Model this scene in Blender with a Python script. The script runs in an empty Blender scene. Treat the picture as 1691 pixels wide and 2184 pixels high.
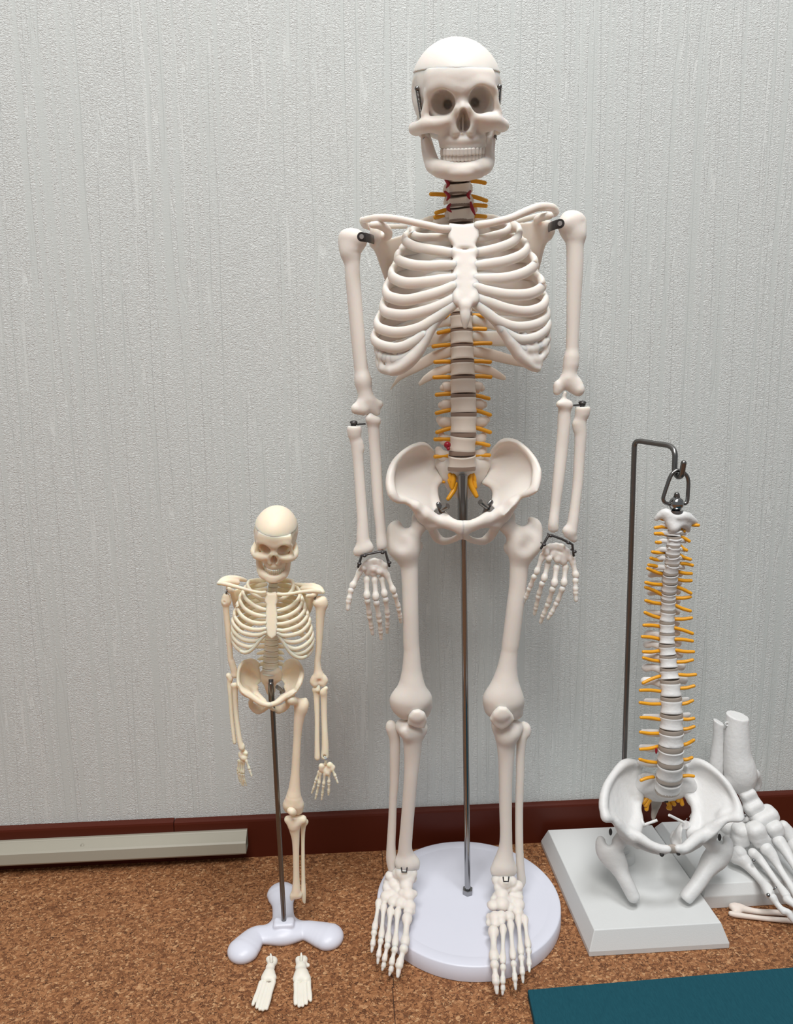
import bpy, bmesh, math, random
import numpy as np
from mathutils import Vector, Matrix
random.seed(7)
C = bpy.context.scene.collection

# ------------------------------------------------------------------ camera
W, H, FPX = 1691, 2184, 1550.0
_p, _y, _r = (math.radians(a) for a in (9.3, 3.8, 0.5))
CO = np.array([0, 0, 0.54])
FW = np.array([math.sin(_y)*math.cos(_p), math.cos(_y)*math.cos(_p), -math.sin(_p)])
_rt = np.array([math.cos(_y), -math.sin(_y), 0]); _up = np.cross(_rt, FW)
RT = _rt*math.cos(_r) - _up*math.sin(_r)
UP = _up*math.cos(_r) + _rt*math.sin(_r)
cd = bpy.data.cameras.new('camera'); cam = bpy.data.objects.new('camera', cd); C.objects.link(cam)
cd.sensor_fit = 'VERTICAL'; cd.sensor_height = 36; cd.lens = FPX/H*36
cd.clip_start = 0.02; cd.clip_end = 50
M = Matrix.Identity(4)
for i, a in enumerate((RT, UP, -FW)):
    for j in range(3): M[j][i] = a[j]
for j in range(3): M[j][3] = CO[j]
cam.matrix_world = M
bpy.context.scene.camera = cam

# ------------------------------------------------------------------ light and exposure
sc = bpy.context.scene
sc.view_settings.view_transform = 'Standard'; sc.view_settings.look = 'None'
sc.view_settings.gamma = 1; sc.view_settings.use_curve_mapping = False
sc.view_settings.exposure = 0.0
wd = bpy.data.worlds.new('room_light'); sc.world = wd; wd.use_nodes = True
wd.node_tree.nodes['Background'].inputs[0].default_value = (0.93, 0.97, 1.0, 1)
wd.node_tree.nodes['Background'].inputs[1].default_value = 0.26
def area(name, loc, target, sx, sy, power, col):
    l = bpy.data.lights.new(name, 'AREA'); l.shape = 'RECTANGLE'; l.size = sx; l.size_y = sy
    l.energy = power; l.color = col
    o = bpy.data.objects.new(name, l); C.objects.link(o); o.location = loc
    o.rotation_euler = (Vector(target)-Vector(loc)).to_track_quat('-Z', 'Y').to_euler()
    return o
area('ceiling_lamp', (-0.35, -0.75, 2.4), (0.0, 0.3, 0.2), 1.0, 0.7, 40, (1.0, 0.98, 0.95))
area('ceiling_lamp', (0.35, 0.05, 2.4), (0.3, 0.35, 0), 0.55, 0.4, 22, (0.97, 0.985, 1.0))

# ------------------------------------------------------------------ pixel -> world (points on the real depth planes of the things)
def ray(x, y): return FW*FPX + RT*(x-W/2) - UP*(y-H/2)
def A(x, y, Y): d = ray(x, y); return CO + d*((Y-CO[1])/d[1])
def fl(x, y, z=0): d = ray(x, y); return CO + d*((z-CO[2])/d[2])
def rm(r, p): return r*float((np.asarray(p)[:3]-CO) @ FW)/FPX
def P(x, y, Y, r=1): p = A(x, y, Y); return np.array([*p, rm(r, p)])
def PF(x, y, z, r=1): p = fl(x, y, z); return np.array([*p, rm(r, p)])
def zoom(x0, y0, s, dY=0.0): return lambda u, v, Y, r=1: P(x0+u/s, y0+v/s, Y+dY, r)

# ------------------------------------------------------------------ materials
def mat(name, col, rough=.45, metal=0, sss=0, bump=0, bscale=300, spec=.5, srad=.004, rr=(1, .62, .4)):
    m = bpy.data.materials.new(name); m.use_nodes = True
    n = m.node_tree.nodes; b = n['Principled BSDF']; L = m.node_tree.links
    b.inputs['Base Color'].default_value = (*col, 1); b.inputs['Roughness'].default_value = rough
    b.inputs['Metallic'].default_value = metal; b.inputs['Specular IOR Level'].default_value = spec
    if sss:
        b.inputs['Subsurface Weight'].default_value = sss
        b.inputs['Subsurface Radius'].default_value = rr; b.inputs['Subsurface Scale'].default_value = srad
    if bump:
        g = n.new('ShaderNodeNewGeometry'); t = n.new('ShaderNodeTexNoise'); t.inputs['Scale'].default_value = bscale
        t.inputs['Detail'].default_value = 4
        bp = n.new('ShaderNodeBump'); bp.inputs['Strength'].default_value = bump; bp.inputs['Distance'].default_value = .001
        L.new(g.outputs['Position'], t.inputs['Vector']); L.new(t.outputs[0], bp.inputs['Height']); L.new(bp.outputs[0], b.inputs['Normal'])
    return m
BONE = mat('white_bone_plastic', (.785, .73, .675), .55, sss=.6, bump=.12, bscale=220, srad=.007, rr=(1, .6, .36))
BONEM = mat('matt_bone_plastic', (.80, .71, .62), .6, sss=.3, bump=.08, bscale=500)
CREAM = mat('cream_bone_plastic', (.90, .77, .61), .5, sss=.75, bump=.08, bscale=400, srad=.006, rr=(1, .55, .3))
CHALK = mat('chalk_white_plastic', (.76, .755, .745), .5, sss=.08, bump=.55, bscale=190)
DISC = mat('grey_brown_disc', (.27, .19, .145), .35)
DISCG = mat('grey_disc', (.40, .35, .305), .4, sss=.2)
YEL = mat('orange_yellow_nerve', (.80, .36, .012), .4, sss=.1)
RED = mat('dark_red_artery', (.32, .005, .02), .35)
CHROME = mat('chrome', (.34, .34, .345), .16, metal=1)
STEEL = mat('dark_steel', (.22, .215, .21), .3, metal=1)
SCREW = mat('bright_screw', (.62, .61, .60), .35, metal=.8)
GUN = mat('dark_bracket', (.075, .07, .07), .38, metal=.6)
LILAC = mat('white_base_plastic', (.72, .73, .82), .38, bump=.03)
GREYP = mat('pale_grey_plastic', (.70, .71, .705), .5, bump=.1, bscale=900)
TOOTH = mat('tooth_plastic', (.84, .80, .75), .3, sss=.15)

# ------------------------------------------------------------------ object helpers
POS = {}
def link(o, parent, pos):
    C.objects.link(o); POS[o] = np.array(pos, float)
    if parent is not None: o.parent = parent; o.location = Vector(POS[o]-POS[parent])
    else: o.location = Vector(POS[o])
    return o
def tag(o, label=None, cat=None, group=None, kind=None):
    for k, v in (('label', label), ('category', cat), ('group', group), ('kind', kind)):
        if v: o[k] = v
    return o
def thing(name, label, cat, pos, group=None):
    o = bpy.data.objects.new(name, None); o.empty_display_size = .02
    link(o, None, pos); return tag(o, label, cat, group)
def mkobj(name, V, F, m, parent=None, flat=False):
    V = np.asarray(V, np.float64); pos = V.mean(0)
    if parent is None: pos = np.array([pos[0], pos[1], V[:, 2].min()])
    me = bpy.data.meshes.new(name); me.materials.append(m)
    if isinstance(F, np.ndarray):
        me.vertices.add(len(V)); me.vertices.foreach_set('co', (V-pos).astype(np.float32).ravel())
        n = len(F); me.loops.add(n*4); me.loops.foreach_set('vertex_index', F.astype(np.int32).ravel())
        me.polygons.add(n); me.polygons.foreach_set('loop_start', np.arange(0, n*4, 4, dtype=np.int32))
        me.polygons.foreach_set('loop_total', np.full(n, 4, np.int32))
        me.update(calc_edges=True)
    else:
        me.from_pydata([tuple(v) for v in V-pos], [], F); me.update()
    if not flat: me.polygons.foreach_set('use_smooth', np.ones(len(me.polygons), bool))
    o = bpy.data.objects.new(name, me)
    return link(o, parent, pos)

def cr(pts, n=6):
    """Catmull-Rom resample of rows"""
    p = np.asarray(pts, float)
    if len(p) < 3:
        t = np.linspace(0, 1, n+1)[:, None]; return p[0]*(1-t)+p[-1]*t
    q = np.vstack([2*p[0]-p[1], p, 2*p[-1]-p[-2]]); out = []
    t = np.linspace(0, 1, n, endpoint=False)[:, None]
    for i in range(1, len(q)-2):
        a, b, c, d = q[i-1], q[i], q[i+1], q[i+2]
        out.append(.5*(2*b+(c-a)*t+(2*a-5*b+4*c-d)*t**2+(3*b-a-3*c+d)*t**3))
    return np.vstack(out+[p[-1:]])
def nrm(v): return v/max(np.linalg.norm(v), 1e-12)

def fillet(pts, r, n=6):
    p = np.asarray(pts, float); out = [p[0]]
    for i in range(1, len(p)-1):
        a, b = p[i-1]-p[i], p[i+1]-p[i]; la, lb = np.linalg.norm(a[:3]), np.linalg.norm(b[:3]); q = min(r, la*.48, lb*.48)
        A_, B_ = p[i]+a/la*q, p[i]+b/lb*q
        for t in np.linspace(0, 1, n+1): out.append((1-t)**2*A_+2*t*(1-t)*p[i]+t*t*B_)
    return np.array(out+[p[-1]])

class MB:
    def __init__(s): s.V = []; s.F = []; s.n = 0
    def put(s, V, F):
        s.V.append(np.asarray(V, float)); s.F += [tuple(int(i)+s.n for i in f) for f in F]; s.n += len(V); return s
    def tube(s, pts, ratio=1.0, up=None, seg=14, cap='round', n=0):
        """pts rows x,y,z,r; section r along 'up', r*ratio across"""
        p = np.asarray(pts, float)
        if n: p = cr(p, n)
        X, R = p[:, :3], np.maximum(p[:, 3], 1e-5); R2 = p[:, 4] if p.shape[1] > 4 else R*ratio
        T = np.gradient(X, axis=0); T /= np.maximum(np.linalg.norm(T, axis=1), 1e-12)[:, None]
        if cap == 'round':
            a = np.radians([80, 60, 35, 15])
            X = np.vstack([X[0]-T[0]*R[0]*np.sin(a)[:, None], X, X[-1]+T[-1]*R[-1]*np.sin(a[::-1])[:, None]])
            R = np.concatenate([R[0]*np.cos(a), R, R[-1]*np.cos(a[::-1])]); R2 = np.concatenate([R2[0]*np.cos(a), R2, R2[-1]*np.cos(a[::-1])])
            T = np.vstack([np.repeat(T[:1], 4, 0), T, np.repeat(T[-1:], 4, 0)])
        U = []
        if up is None:
            r0 = np.array([0, 0, 1.]) if abs(T[0][2]) < .8 else np.array([1., 0, 0])
            u = nrm(r0-T[0]*(r0 @ T[0]))
            for t in T: u = nrm(u-t*(u @ t)); U.append(u)
        else:
            up = np.asarray(up, float); pv = None
            for t in T:
                u = up-t*(up @ t)
                if np.linalg.norm(u) < .15 and pv is not None: u = pv-t*(pv @ t)
                u = nrm(u)
                if pv is not None: u = nrm(.5*u+.5*nrm(pv-t*(pv @ t)))
                U.append(u); pv = u
        U = np.array(U); B = np.cross(T, U)
        an = np.linspace(0, 2*math.pi, seg, endpoint=False)
        V = (X[:, None]+U[:, None]*(R[:, None]*np.cos(an))[..., None]+B[:, None]*(R2[:, None]*np.sin(an))[..., None]).reshape(-1, 3)
        N = len(X); F = []
        for i in range(N-1):
            for j in range(seg):
                k = (j+1) % seg
                F.append((i*seg+j, i*seg+k, (i+1)*seg+k, (i+1)*seg+j))
        F.append(tuple(range(seg))[::-1]); F.append(tuple((N-1)*seg+j for j in range(seg)))
        return s.put(V, F)
    def cyl(s, a, b, r, r2=None, seg=20):
        a, b = np.asarray(a[:3], float), np.asarray(b[:3], float)
        return s.tube([[*a, r], [*(a+b)/2, (r+(r if r2 is None else r2))/2], [*b, r if r2 is None else r2]], cap='flat', seg=seg)
    def ball(s, c, r, seg=16, rings=10):
        V = []; F = []
        r = np.broadcast_to(np.asarray(r, float), 3)
        for i in range(rings+1):
            t = math.pi*(i+.02)/(rings+.04)
            for j in range(seg):
                q = 2*math.pi*j/seg
                V.append(np.asarray(c[:3])+r*np.array([math.sin(t)*math.cos(q), math.sin(t)*math.sin(q), math.cos(t)]))
        for i in range(rings):
            for j in range(seg):
                k = (j+1) % seg; F.append((i*seg+j, (i+1)*seg+j, (i+1)*seg+k, i*seg+k))
        return s.put(V, F)
    def box(s, lo, hi):
        (a, b, c), (d, e, f) = lo, hi
        V = [(a, b, c), (d, b, c), (d, e, c), (a, e, c), (a, b, f), (d, b, f), (d, e, f), (a, e, f)]
        return s.put(V, [(0, 3, 2, 1), (4, 5, 6, 7), (0, 1, 5, 4), (1, 2, 6, 5), (2, 3, 7, 6), (3, 0, 4, 7)])
    def hexa(s, V):
        return s.put(V, [(0, 3, 2, 1), (4, 5, 6, 7), (0, 1, 5, 4), (1, 2, 6, 5), (2, 3, 7, 6), (3, 0, 4, 7)])
    def build(s, name, m, parent=None, flat=False, bevel=0, auto=False):
        o = mkobj(name, np.vstack(s.V), s.F, m, parent, flat)
        if auto:
            try: o.data.set_sharp_from_angle(angle=math.radians(40))
            except Exception: pass
        if bevel:
            b = o.modifiers.new('bevel', 'BEVEL'); b.width = bevel; b.segments = 3; b.limit_method = 'ANGLE'; b.angle_limit = math.radians(25)
            b.harden_normals = False
        return o

# ------------------------------------------------------------------ signed distance sculpting -> mesh
def smin(a, b, k):
    h = np.maximum(k-np.abs(a-b), 0)/k
    return np.minimum(a, b)-h*h*k*.25
class SDF:
    def __init__(s): s.L = []
    def add(s, f, lo, hi, k, op): s.L.append((f, np.asarray(lo, float), np.asarray(hi, float), k, op)); return s
    def ch(s, pts, k=0, op='u', n=5, flat=None):
        """chain of round cones x,y,z,r ; flat=(normal,scale) thins it along normal"""
        p = cr(pts, n) if (n and len(pts) > 1) else np.asarray(pts, float)
        if len(p) == 1: p = np.vstack([p, p+np.array([1e-6, 0, 0, 0])])
        rmax = p[:, 3].max()
        def f(q):
            q = q.astype(np.float32); pp = p[:, :3]
            if flat is not None:
                nn, sc_ = nrm(np.asarray(flat[0], float)), flat[1]
                g = 1/sc_-1
                q = q+(g*(q @ nn.astype(np.float32)))[..., None]*nn.astype(np.float32)
                pp = pp+(g*(pp @ nn))[:, None]*nn
            d = None
            for i in range(len(pp)-1):
                a, b = pp[i].astype(np.float32), pp[i+1].astype(np.float32); ab = b-a
                l2 = float(ab @ ab)+1e-14
                qa = q-a
                t = np.clip((qa @ ab)/l2, 0, 1)
                e = np.sqrt(((qa-t[..., None]*ab)**2).sum(-1))-(p[i, 3]+(p[i+1, 3]-p[i, 3])*t)
                d = e if d is None else np.minimum(d, e)
            return d*(flat[1]**.5 if flat is not None else 1)
        return s.add(f, (p[:, :3]-p[:, 3:]).min(0), (p[:, :3]+p[:, 3:]).max(0), k, op)
    def el(s, c, r, R=None, k=0, op='u'):
        c = np.asarray(c[:3], float); r = np.asarray(r, float); R_ = np.eye(3) if R is None else np.asarray(R, float)
        def f(q):
            l = ((q-c.astype(np.float32)) @ R_.T.astype(np.float32))
            a = np.sqrt(((l/r.astype(np.float32))**2).sum(-1)); b = np.sqrt(((l/(r*r).astype(np.float32))**2).sum(-1))
            return a*(a-1)/np.maximum(b, 1e-9)
        e = np.abs(R_.T) @ r
        return s.add(f, c-e, c+e, k, op)
    def bx(s, c, h, rd, R=None, k=0, op='u'):
        c = np.asarray(c[:3], float); h = np.asarray(h, float); R_ = np.eye(3) if R is None else np.asarray(R, float)
        def f(q):
            l = np.abs((q-c.astype(np.float32)) @ R_.T.astype(np.float32))-(h-rd).astype(np.float32)
            return np.sqrt((np.maximum(l, 0)**2).sum(-1))+np.minimum(l.max(-1), 0)-rd
        e = np.abs(R_.T) @ h
        return s.add(f, c-e, c+e, k, op)
    def half(s, nvec, off, op='i'):
        """keep n.p < off"""
        nn = nrm(np.asarray(nvec, float)).astype(np.float32)
        return s.add(lambda q: q @ nn-np.float32(off), (-1e5,)*3, (1e5,)*3, 0, op)
    def poly(s, pts, t, rd=None, k=0, op='u', extra=None, deg=2, Yf=None):
        """plate: outline in x,z, following a smooth surface y(x,z) fitted through pts (+extra)"""
        p = np.asarray(pts, float)[:, :3]
        allp = p if extra is None else np.vstack([p, np.asarray(extra, float)[:, :3]])
        x0, z0 = allp[:, 0].mean(), allp[:, 2].mean(); sc_ = max(np.ptp(allp[:, 0]), np.ptp(allp[:, 2]))+1e-9
        def bas(x, z):
            x = (x-x0)/sc_; z = (z-z0)/sc_
            B = [np.ones_like(x), x, z]
            if deg > 1: B += [x*x, x*z, z*z]
            if deg > 2: B += [x**3, x*x*z, x*z*z, z**3]
            return B
        co = np.linalg.lstsq(np.stack(bas(allp[:, 0], allp[:, 2]), 1), allp[:, 1], rcond=None)[0]
        rd = t if rd is None else rd
        def f(q):
            x, y, z = q[..., 0], q[..., 1], q[..., 2]
            Y = sum(c*b for c, b in zip(co, bas(x, z)))
            d2 = np.full(x.shape, 1e9, np.float32); sg = np.ones(x.shape, bool)
            n = len(p)
            for i in range(n):
                ax, az = p[i, 0], p[i, 2]; bx_, bz = p[i-1, 0], p[i-1, 2]
                ex, ez = bx_-ax, bz-az; wx, wz = x-ax, z-az
                tt = np.clip((wx*ex+wz*ez)/(ex*ex+ez*ez+1e-14), 0, 1)
                d2 = np.minimum(d2, (wx-ex*tt)**2+(wz-ez*tt)**2)
                c1 = z >= az; c2 = z < bz; c3 = ex*wz > ez*wx
                sg ^= (c1 & c2 & c3) | (~c1 & ~c2 & ~c3)
            d2 = np.sqrt(d2); d2 = np.where(sg, d2, -d2)
            e = 1e-4*sc_
            gx = (sum(c*b for c, b in zip(co, bas(x+e, z)))-Y)/e; gz = (sum(c*b for c, b in zip(co, bas(x, z+e)))-Y)/e
            a = d2+rd; b = np.abs(y-Y)/np.sqrt(1+gx*gx+gz*gz)-t+rd
            return np.minimum(np.maximum(a, b), 0)+np.sqrt(np.maximum(a, 0)**2+np.maximum(b, 0)**2)-rd
        ys = allp[:, 1]; m = t+rd+.010
        return s.add(f, (p[:, 0].min()-rd, ys.min()-m, p[:, 2].min()-rd), (p[:, 0].max()+rd, ys.max()+m, p[:, 2].max()+rd), k, op)
    def mesh(s, h, k0=None):
        us = [L for L in s.L if L[4] == 'u']
        lo = np.min([L[1] for L in us], 0)-3*h; hi = np.max([L[2] for L in us], 0)+3*h
        n = np.ceil((hi-lo)/h).astype(int)+1
        ax = [(lo[i]+h*np.arange(n[i])).astype(np.float32) for i in range(3)]
        Fd = np.full(n, 1e3*h, np.float32)
        for f, a, b, k, op in s.L:
            k = k or h*.01; m = k+4*h
            i0 = np.clip(np.floor((a-m-lo)/h).astype(int), 0, n); i1 = np.clip(np.ceil((b+m-lo)/h).astype(int)+1, 0, n)
            if (i1 <= i0).any(): continue
            sl = tuple(slice(i0[i], i1[i]) for i in range(3))
            q = np.stack(np.meshgrid(*[ax[i][sl[i]] for i in range(3)], indexing='ij'), -1)
            d = f(q).astype(np.float32); g = Fd[sl]
            if op == 'u': Fd[sl] = smin(g, d, k)
            elif op == 's': Fd[sl] = -smin(-g, d, k)
            else: Fd[sl] = np.maximum(g, d)
        return nets(Fd, lo, h)
    def build(s, name, m, parent=None, h=.0008, fn=None, smooth=2):
        V, F = s.mesh(h)
        if smooth: V = relax(V, F, smooth)
        if fn: V = fn(V)
        return mkobj(name, V, F, m, parent)
def relax(V, F, it):
    for _ in range(it):
        acc = np.zeros_like(V); cnt = np.zeros(len(V))
        for a in range(4):
            for b in (1, 3):
                np.add.at(acc, F[:, a], V[F[:, (a+b) % 4]]); np.add.at(cnt, F[:, a], 1)
        V = V*.5+.5*acc/np.maximum(cnt, 1)[:, None]
    return V
def nets(Fd, lo, h):
    n = Fd.shape; neg = Fd < 0
    c = [(i, j, k) for i in (0, 1) for j in (0, 1) for k in (0, 1)]
    def sh(X, o): return X[o[0]:n[0]-1+o[0], o[1]:n[1]-1+o[1], o[2]:n[2]-1+o[2]]
    cnt = sum(sh(neg, o).astype(np.int8) for o in c)
    act = (cnt > 0) & (cnt < 8)
    I = np.argwhere(act); idx = np.full(act.shape, -1, np.int64); idx[act] = np.arange(len(I))
    acc = np.zeros((len(I), 3)); num = np.zeros(len(I))
    for a in c:
        for d in range(3):
            if a[d]: continue
            b = list(a); b[d] = 1
            fa = Fd[I[:, 0]+a[0], I[:, 1]+a[1], I[:, 2]+a[2]].astype(float); fb = Fd[I[:, 0]+b[0], I[:, 1]+b[1], I[:, 2]+b[2]].astype(float)
            m = (fa < 0) != (fb < 0)
            t = np.where(m, fa/np.where(m, fa-fb, 1), 0)
            pos = np.tile(np.array(a, float), (len(I), 1)); pos[:, d] = t
            acc[m] += pos[m]; num[m] += 1
    V = lo+h*(I+acc/num[:, None])
    Fs = []
    for d in range(3):
        e1, e2 = [(1, 2), (2, 0), (0, 1)][d]
        s0 = [slice(None)]*3; s1 = [slice(None)]*3; s0[d] = slice(0, n[d]-1); s1[d] = slice(1, n[d])
        a, b = neg[tuple(s0)], neg[tuple(s1)]
        E = np.argwhere(a != b)
        if not len(E): continue
        fw = a[E[:, 0], E[:, 1], E[:, 2]]
        q = []
        for (o1, o2) in ((-1, -1), (0, -1), (0, 0), (-1, 0)):
            J = E.copy(); J[:, e1] += o1; J[:, e2] += o2; q.append(idx[J[:, 0], J[:, 1], J[:, 2]])
        q = np.stack(q, 1); q[~fw] = q[~fw][:, ::-1]; Fs.append(q)
    return V, np.vstack(Fs)

# ================================================================== SETTING
WALLY, SKY_ = 0.80, 0.792
def nodes(m):
    m.use_nodes = True; t = m.node_tree; return t.nodes, t.links, t.nodes['Principled BSDF']
def mth(n, L, op, a, b=None, c=None):
    x = n.new('ShaderNodeMath'); x.operation = op
    for i, v in enumerate((a, b, c)):
        if v is None: continue
        if isinstance(v, (int, float)): x.inputs[i].default_value = v
        else: L.new(v, x.inputs[i])
    return x.outputs[0]
def posmap(n, L, scale, off=(0, 0, 0)):
    g = n.new('ShaderNodeNewGeometry'); mp = n.new('ShaderNodeMapping')
    mp.inputs['Scale'].default_value = scale; mp.inputs['Location'].default_value = off
    L.new(g.outputs['Position'], mp.inputs['Vector']); return mp.outputs[0]
def noise_(n, L, vec, detail=2, rough=.5, scale=1, dist=0):
    t = n.new('ShaderNodeTexNoise'); t.inputs['Scale'].default_value = scale; t.inputs['Detail'].default_value = detail
    t.inputs['Roughness'].default_value = rough; t.inputs['Distortion'].default_value = dist
    L.new(vec, t.inputs['Vector']); return t.outputs[0]
def ramp(n, L, fac, stops):
    r = n.new('ShaderNodeValToRGB'); e = r.color_ramp.elements
    while len(e) < len(stops): e.new(.5)
    for i, (p, c) in enumerate(stops): e[i].position = p; e[i].color = (*c, 1) if len(c) == 3 else c
    L.new(fac, r.inputs[0]); return r.outputs[0]

# embossed wallpaper: crinkled stripes between smooth vertical strands
wm = bpy.data.materials.new('embossed_wallpaper'); n, L, b = nodes(wm)
b.inputs['Roughness'].default_value = .7; b.inputs['Specular IOR Level'].default_value = .25
stripe = noise_(n, L, posmap(n, L, (190, 190, 2.0)), 2, .5, 1, .2)
msk = ramp(n, L, stripe, [(.38, (.12, .12, .12)), (.53, (1, 1, 1))])
crk = ramp(n, L, noise_(n, L, posmap(n, L, (380, 380, 800)), 2, .55, 1, 1.2), [(.36, (0, 0, 0)), (.64, (1, 1, 1))])
lin = mth(n, L, 'ABSOLUTE', mth(n, L, 'SUBTRACT', noise_(n, L, posmap(n, L, (62, 62, 2.4), (3, 0, 5)), 2, .45, 1, .3), .5))
strand = ramp(n, L, lin, [(.003, (.25, .25, .25)), (.013, (1, 1, 1))])
hgt = mth(n, L, 'ADD', mth(n, L, 'MULTIPLY', mth(n, L, 'MULTIPLY', msk, crk), strand), mth(n, L, 'MULTIPLY', strand, .45))
bp = n.new('ShaderNodeBump'); bp.inputs['Strength'].default_value = .8; bp.inputs['Distance'].default_value = .0007
L.new(hgt, bp.inputs['Height']); L.new(bp.outputs[0], b.inputs['Normal'])
L.new(ramp(n, L, mth(n, L, 'MULTIPLY', msk, mth(n, L, 'ADD', mth(n, L, 'MULTIPLY', strand, .3), .7)), [(.1, (.575, .605, .59)), (.95, (.695, .72, .705))]), b.inputs['Base Color'])

# cork granule tiles with jigsaw joint
cm = bpy.data.materials.new('cork_tiles'); n, L, b = nodes(cm)
b.inputs['Roughness'].default_value = .62; b.inputs['Specular IOR Level'].default_value = .3
pv = posmap(n, L, (1, 1, 1))
wn = n.new('ShaderNodeTexNoise'); wn.inputs['Scale'].default_value = 320; wn.inputs['Detail'].default_value = 2
L.new(pv, wn.inputs['Vector'])
vm = n.new('ShaderNodeVectorMath'); vm.operation = 'MULTIPLY_ADD'; vm.inputs[1].default_value = (.0042,)*3
L.new(wn.outputs['Color'], vm.inputs[0]); L.new(pv, vm.inputs[2])
mp = n.new('ShaderNodeMapping'); mp.inputs['Scale'].default_value = (370, 480, 440); L.new(vm.outputs[0], mp.inputs['Vector'])
vo = n.new('ShaderNodeTexVoronoi'); L.new(mp.outputs[0], vo.inputs['Vector']); vo.inputs['Scale'].default_value = 1
ve = n.new('ShaderNodeTexVoronoi'); ve.feature = 'DISTANCE_TO_EDGE'; L.new(mp.outputs[0], ve.inputs['Vector']); ve.inputs['Scale'].default_value = 1
sp = n.new('ShaderNodeSeparateColor'); L.new(vo.outputs['Color'], sp.inputs[0])
gran = ramp(n, L, sp.outputs[0], [(0, (.15, .056, .022)), (.25, (.265, .107, .042)), (.6, (.355, .156, .064)), (.86, (.425, .20, .088)), (1, (.55, .31, .155))])
big = noise_(n, L, posmap(n, L, (9, 9, 9)), 3)
gap = ramp(n, L, mth(n, L, 'ADD', ve.outputs[0], mth(n, L, 'MULTIPLY', mth(n, L, 'SUBTRACT', sp.outputs[1], .55), .12)), [(.0, (.25, .22, .2)), (.055, (1, 1, 1))])
mx = n.new('ShaderNodeMix'); mx.data_type = 'RGBA'; mx.blend_type = 'MULTIPLY'; mx.inputs[0].default_value = 1
L.new(gran, mx.inputs[6]); L.new(gap, mx.inputs[7])
# joint line
jx = float(fl(817, 1850)[0]); jy0, jy1 = float(fl(830, 2106)[1]), float(fl(830, 2084)[1]); jx2 = float(fl(839, 2095)[0])
sx = n.new('ShaderNodeSeparateXYZ'); L.new(pv, sx.inputs[0])
def near(c, v, w): return mth(n, L, 'LESS_THAN', mth(n, L, 'ABSOLUTE', mth(n, L, 'SUBTRACT', c, v)), w)
inb = mth(n, L, 'MULTIPLY', mth(n, L, 'GREATER_THAN', sx.outputs[1], jy0), mth(n, L, 'LESS_THAN', sx.outputs[1], jy1))
l1 = mth(n, L, 'MULTIPLY', near(sx.outputs[0], jx, .0005), mth(n, L, 'SUBTRACT', 1, inb))
l2 = mth(n, L, 'MULTIPLY', near(sx.outputs[0], jx2, .0005), inb)
inx = mth(n, L, 'MULTIPLY', mth(n, L, 'GREATER_THAN', sx.outputs[0], jx-.0004), mth(n, L, 'LESS_THAN', sx.outputs[0], jx2+.0004))
l3 = mth(n, L, 'MULTIPLY', mth(n, L, 'ADD', near(sx.outputs[1], jy0, .0005), near(sx.outputs[1], jy1, .0005)), inx)
line = mth(n, L, 'MINIMUM', mth(n, L, 'ADD', mth(n, L, 'ADD', l1, l2), l3), 1)
mx2 = n.new('ShaderNodeMix'); mx2.data_type = 'RGBA'; L.new(mth(n, L, 'MULTIPLY', line, .8), mx2.inputs[0])
L.new(mx.outputs[2], mx2.inputs[6]); mx2.inputs[7].default_value = (.03, .012, .006, 1)
L.new(mx2.outputs[2], b.inputs['Base Color'])
bp = n.new('ShaderNodeBump'); bp.inputs['Strength'].default_value = .5; bp.inputs['Distance'].default_value = .0006
L.new(mth(n, L, 'SUBTRACT', mth(n, L, 'ADD', sp.outputs[2], gap), line), bp.inputs['Height']); L.new(bp.outputs[0], b.inputs['Normal'])

def plane(name, V, m):
    o = mkobj(name, V, [(0, 1, 2, 3)], m, None, True); return tag(o, kind='structure')
o = MB().box((-2.2, -1.6, -.04), (2.4, .84, 0)).build('floor', cm, None, True); tag(o, kind='structure')
o = MB().box((-2.2, WALLY, 0), (2.4, WALLY+.06, 2.6)).build('wall_back', wm, None, True); tag(o, kind='structure')

# baseboard: two lengths meeting at a butt joint
bb = mat('red_brown_baseboard', (.080, .0125, .005), .4, bump=.05, bscale=120, spec=.25)
jb = float(A(370, 1752, SKY_)[0])
m = MB()
for x0, x1, dz in ((-2.2, jb-.0004, 0.0005), (jb+.0004, 2.4, -.0004)):
    z = .0495+dz
    prof = [(WALLY, 0), (SKY_, 0), (SKY_, z-.0035), (SKY_+.0006, z-.0012), (SKY_+.003, z), (WALLY, z+.0004)]
    k = len(prof)
    V = [(x, y, zz) for x in (x0, x1) for y, zz in prof]
    m.put(V, [tuple(range(k)), tuple(range(2*k-1, k-1, -1))]+[(i, i+k, (i+1) % k+k, (i+1) % k) for i in range(k)])
o = m.build('baseboard_back', bb, None, True); tag(o, kind='structure')

# ================================================================== CABLE RACEWAY (hollow profile on the baseboard)
rw = mat('beige_raceway_plastic', (.36, .335, .27), .45, bump=.05, bscale=150)
rwi = mat('raceway_inside', (.30, .27, .21), .6)
out = [(.792, .016), (.792, .0372), (.7885, .0376), (.7872, .0366), (.7866, .0366), (.7770, .0308), (.7752, .0292), (.7738, .018), (.7748, .016)]
inn = [(.7905, .0174), (.7905, .0362), (.7888, .0364), (.7878, .0356), (.7868, .0354), (.7775, .0298), (.7765, .0284), (.7754, .019), (.776, .0174)]
k = len(out); x0, x1 = -.95, float(A(525, 1800, .778)[0])
V = [(x, *p) for x in (x0, x1) for q in (out, inn) for p in q]
F = []
for i in range(k):
    j = (i+1) % k
    F += [(i, i+2*k, j+2*k, j), (k+i, k+j, 3*k+j, 3*k+i), (2*k+i, 3*k+i, 3*k+j, 2*k+j), (i, j, k+j, k+i)]
race = MB().put(V, F).build('cable_raceway', rw, None, True)
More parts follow.
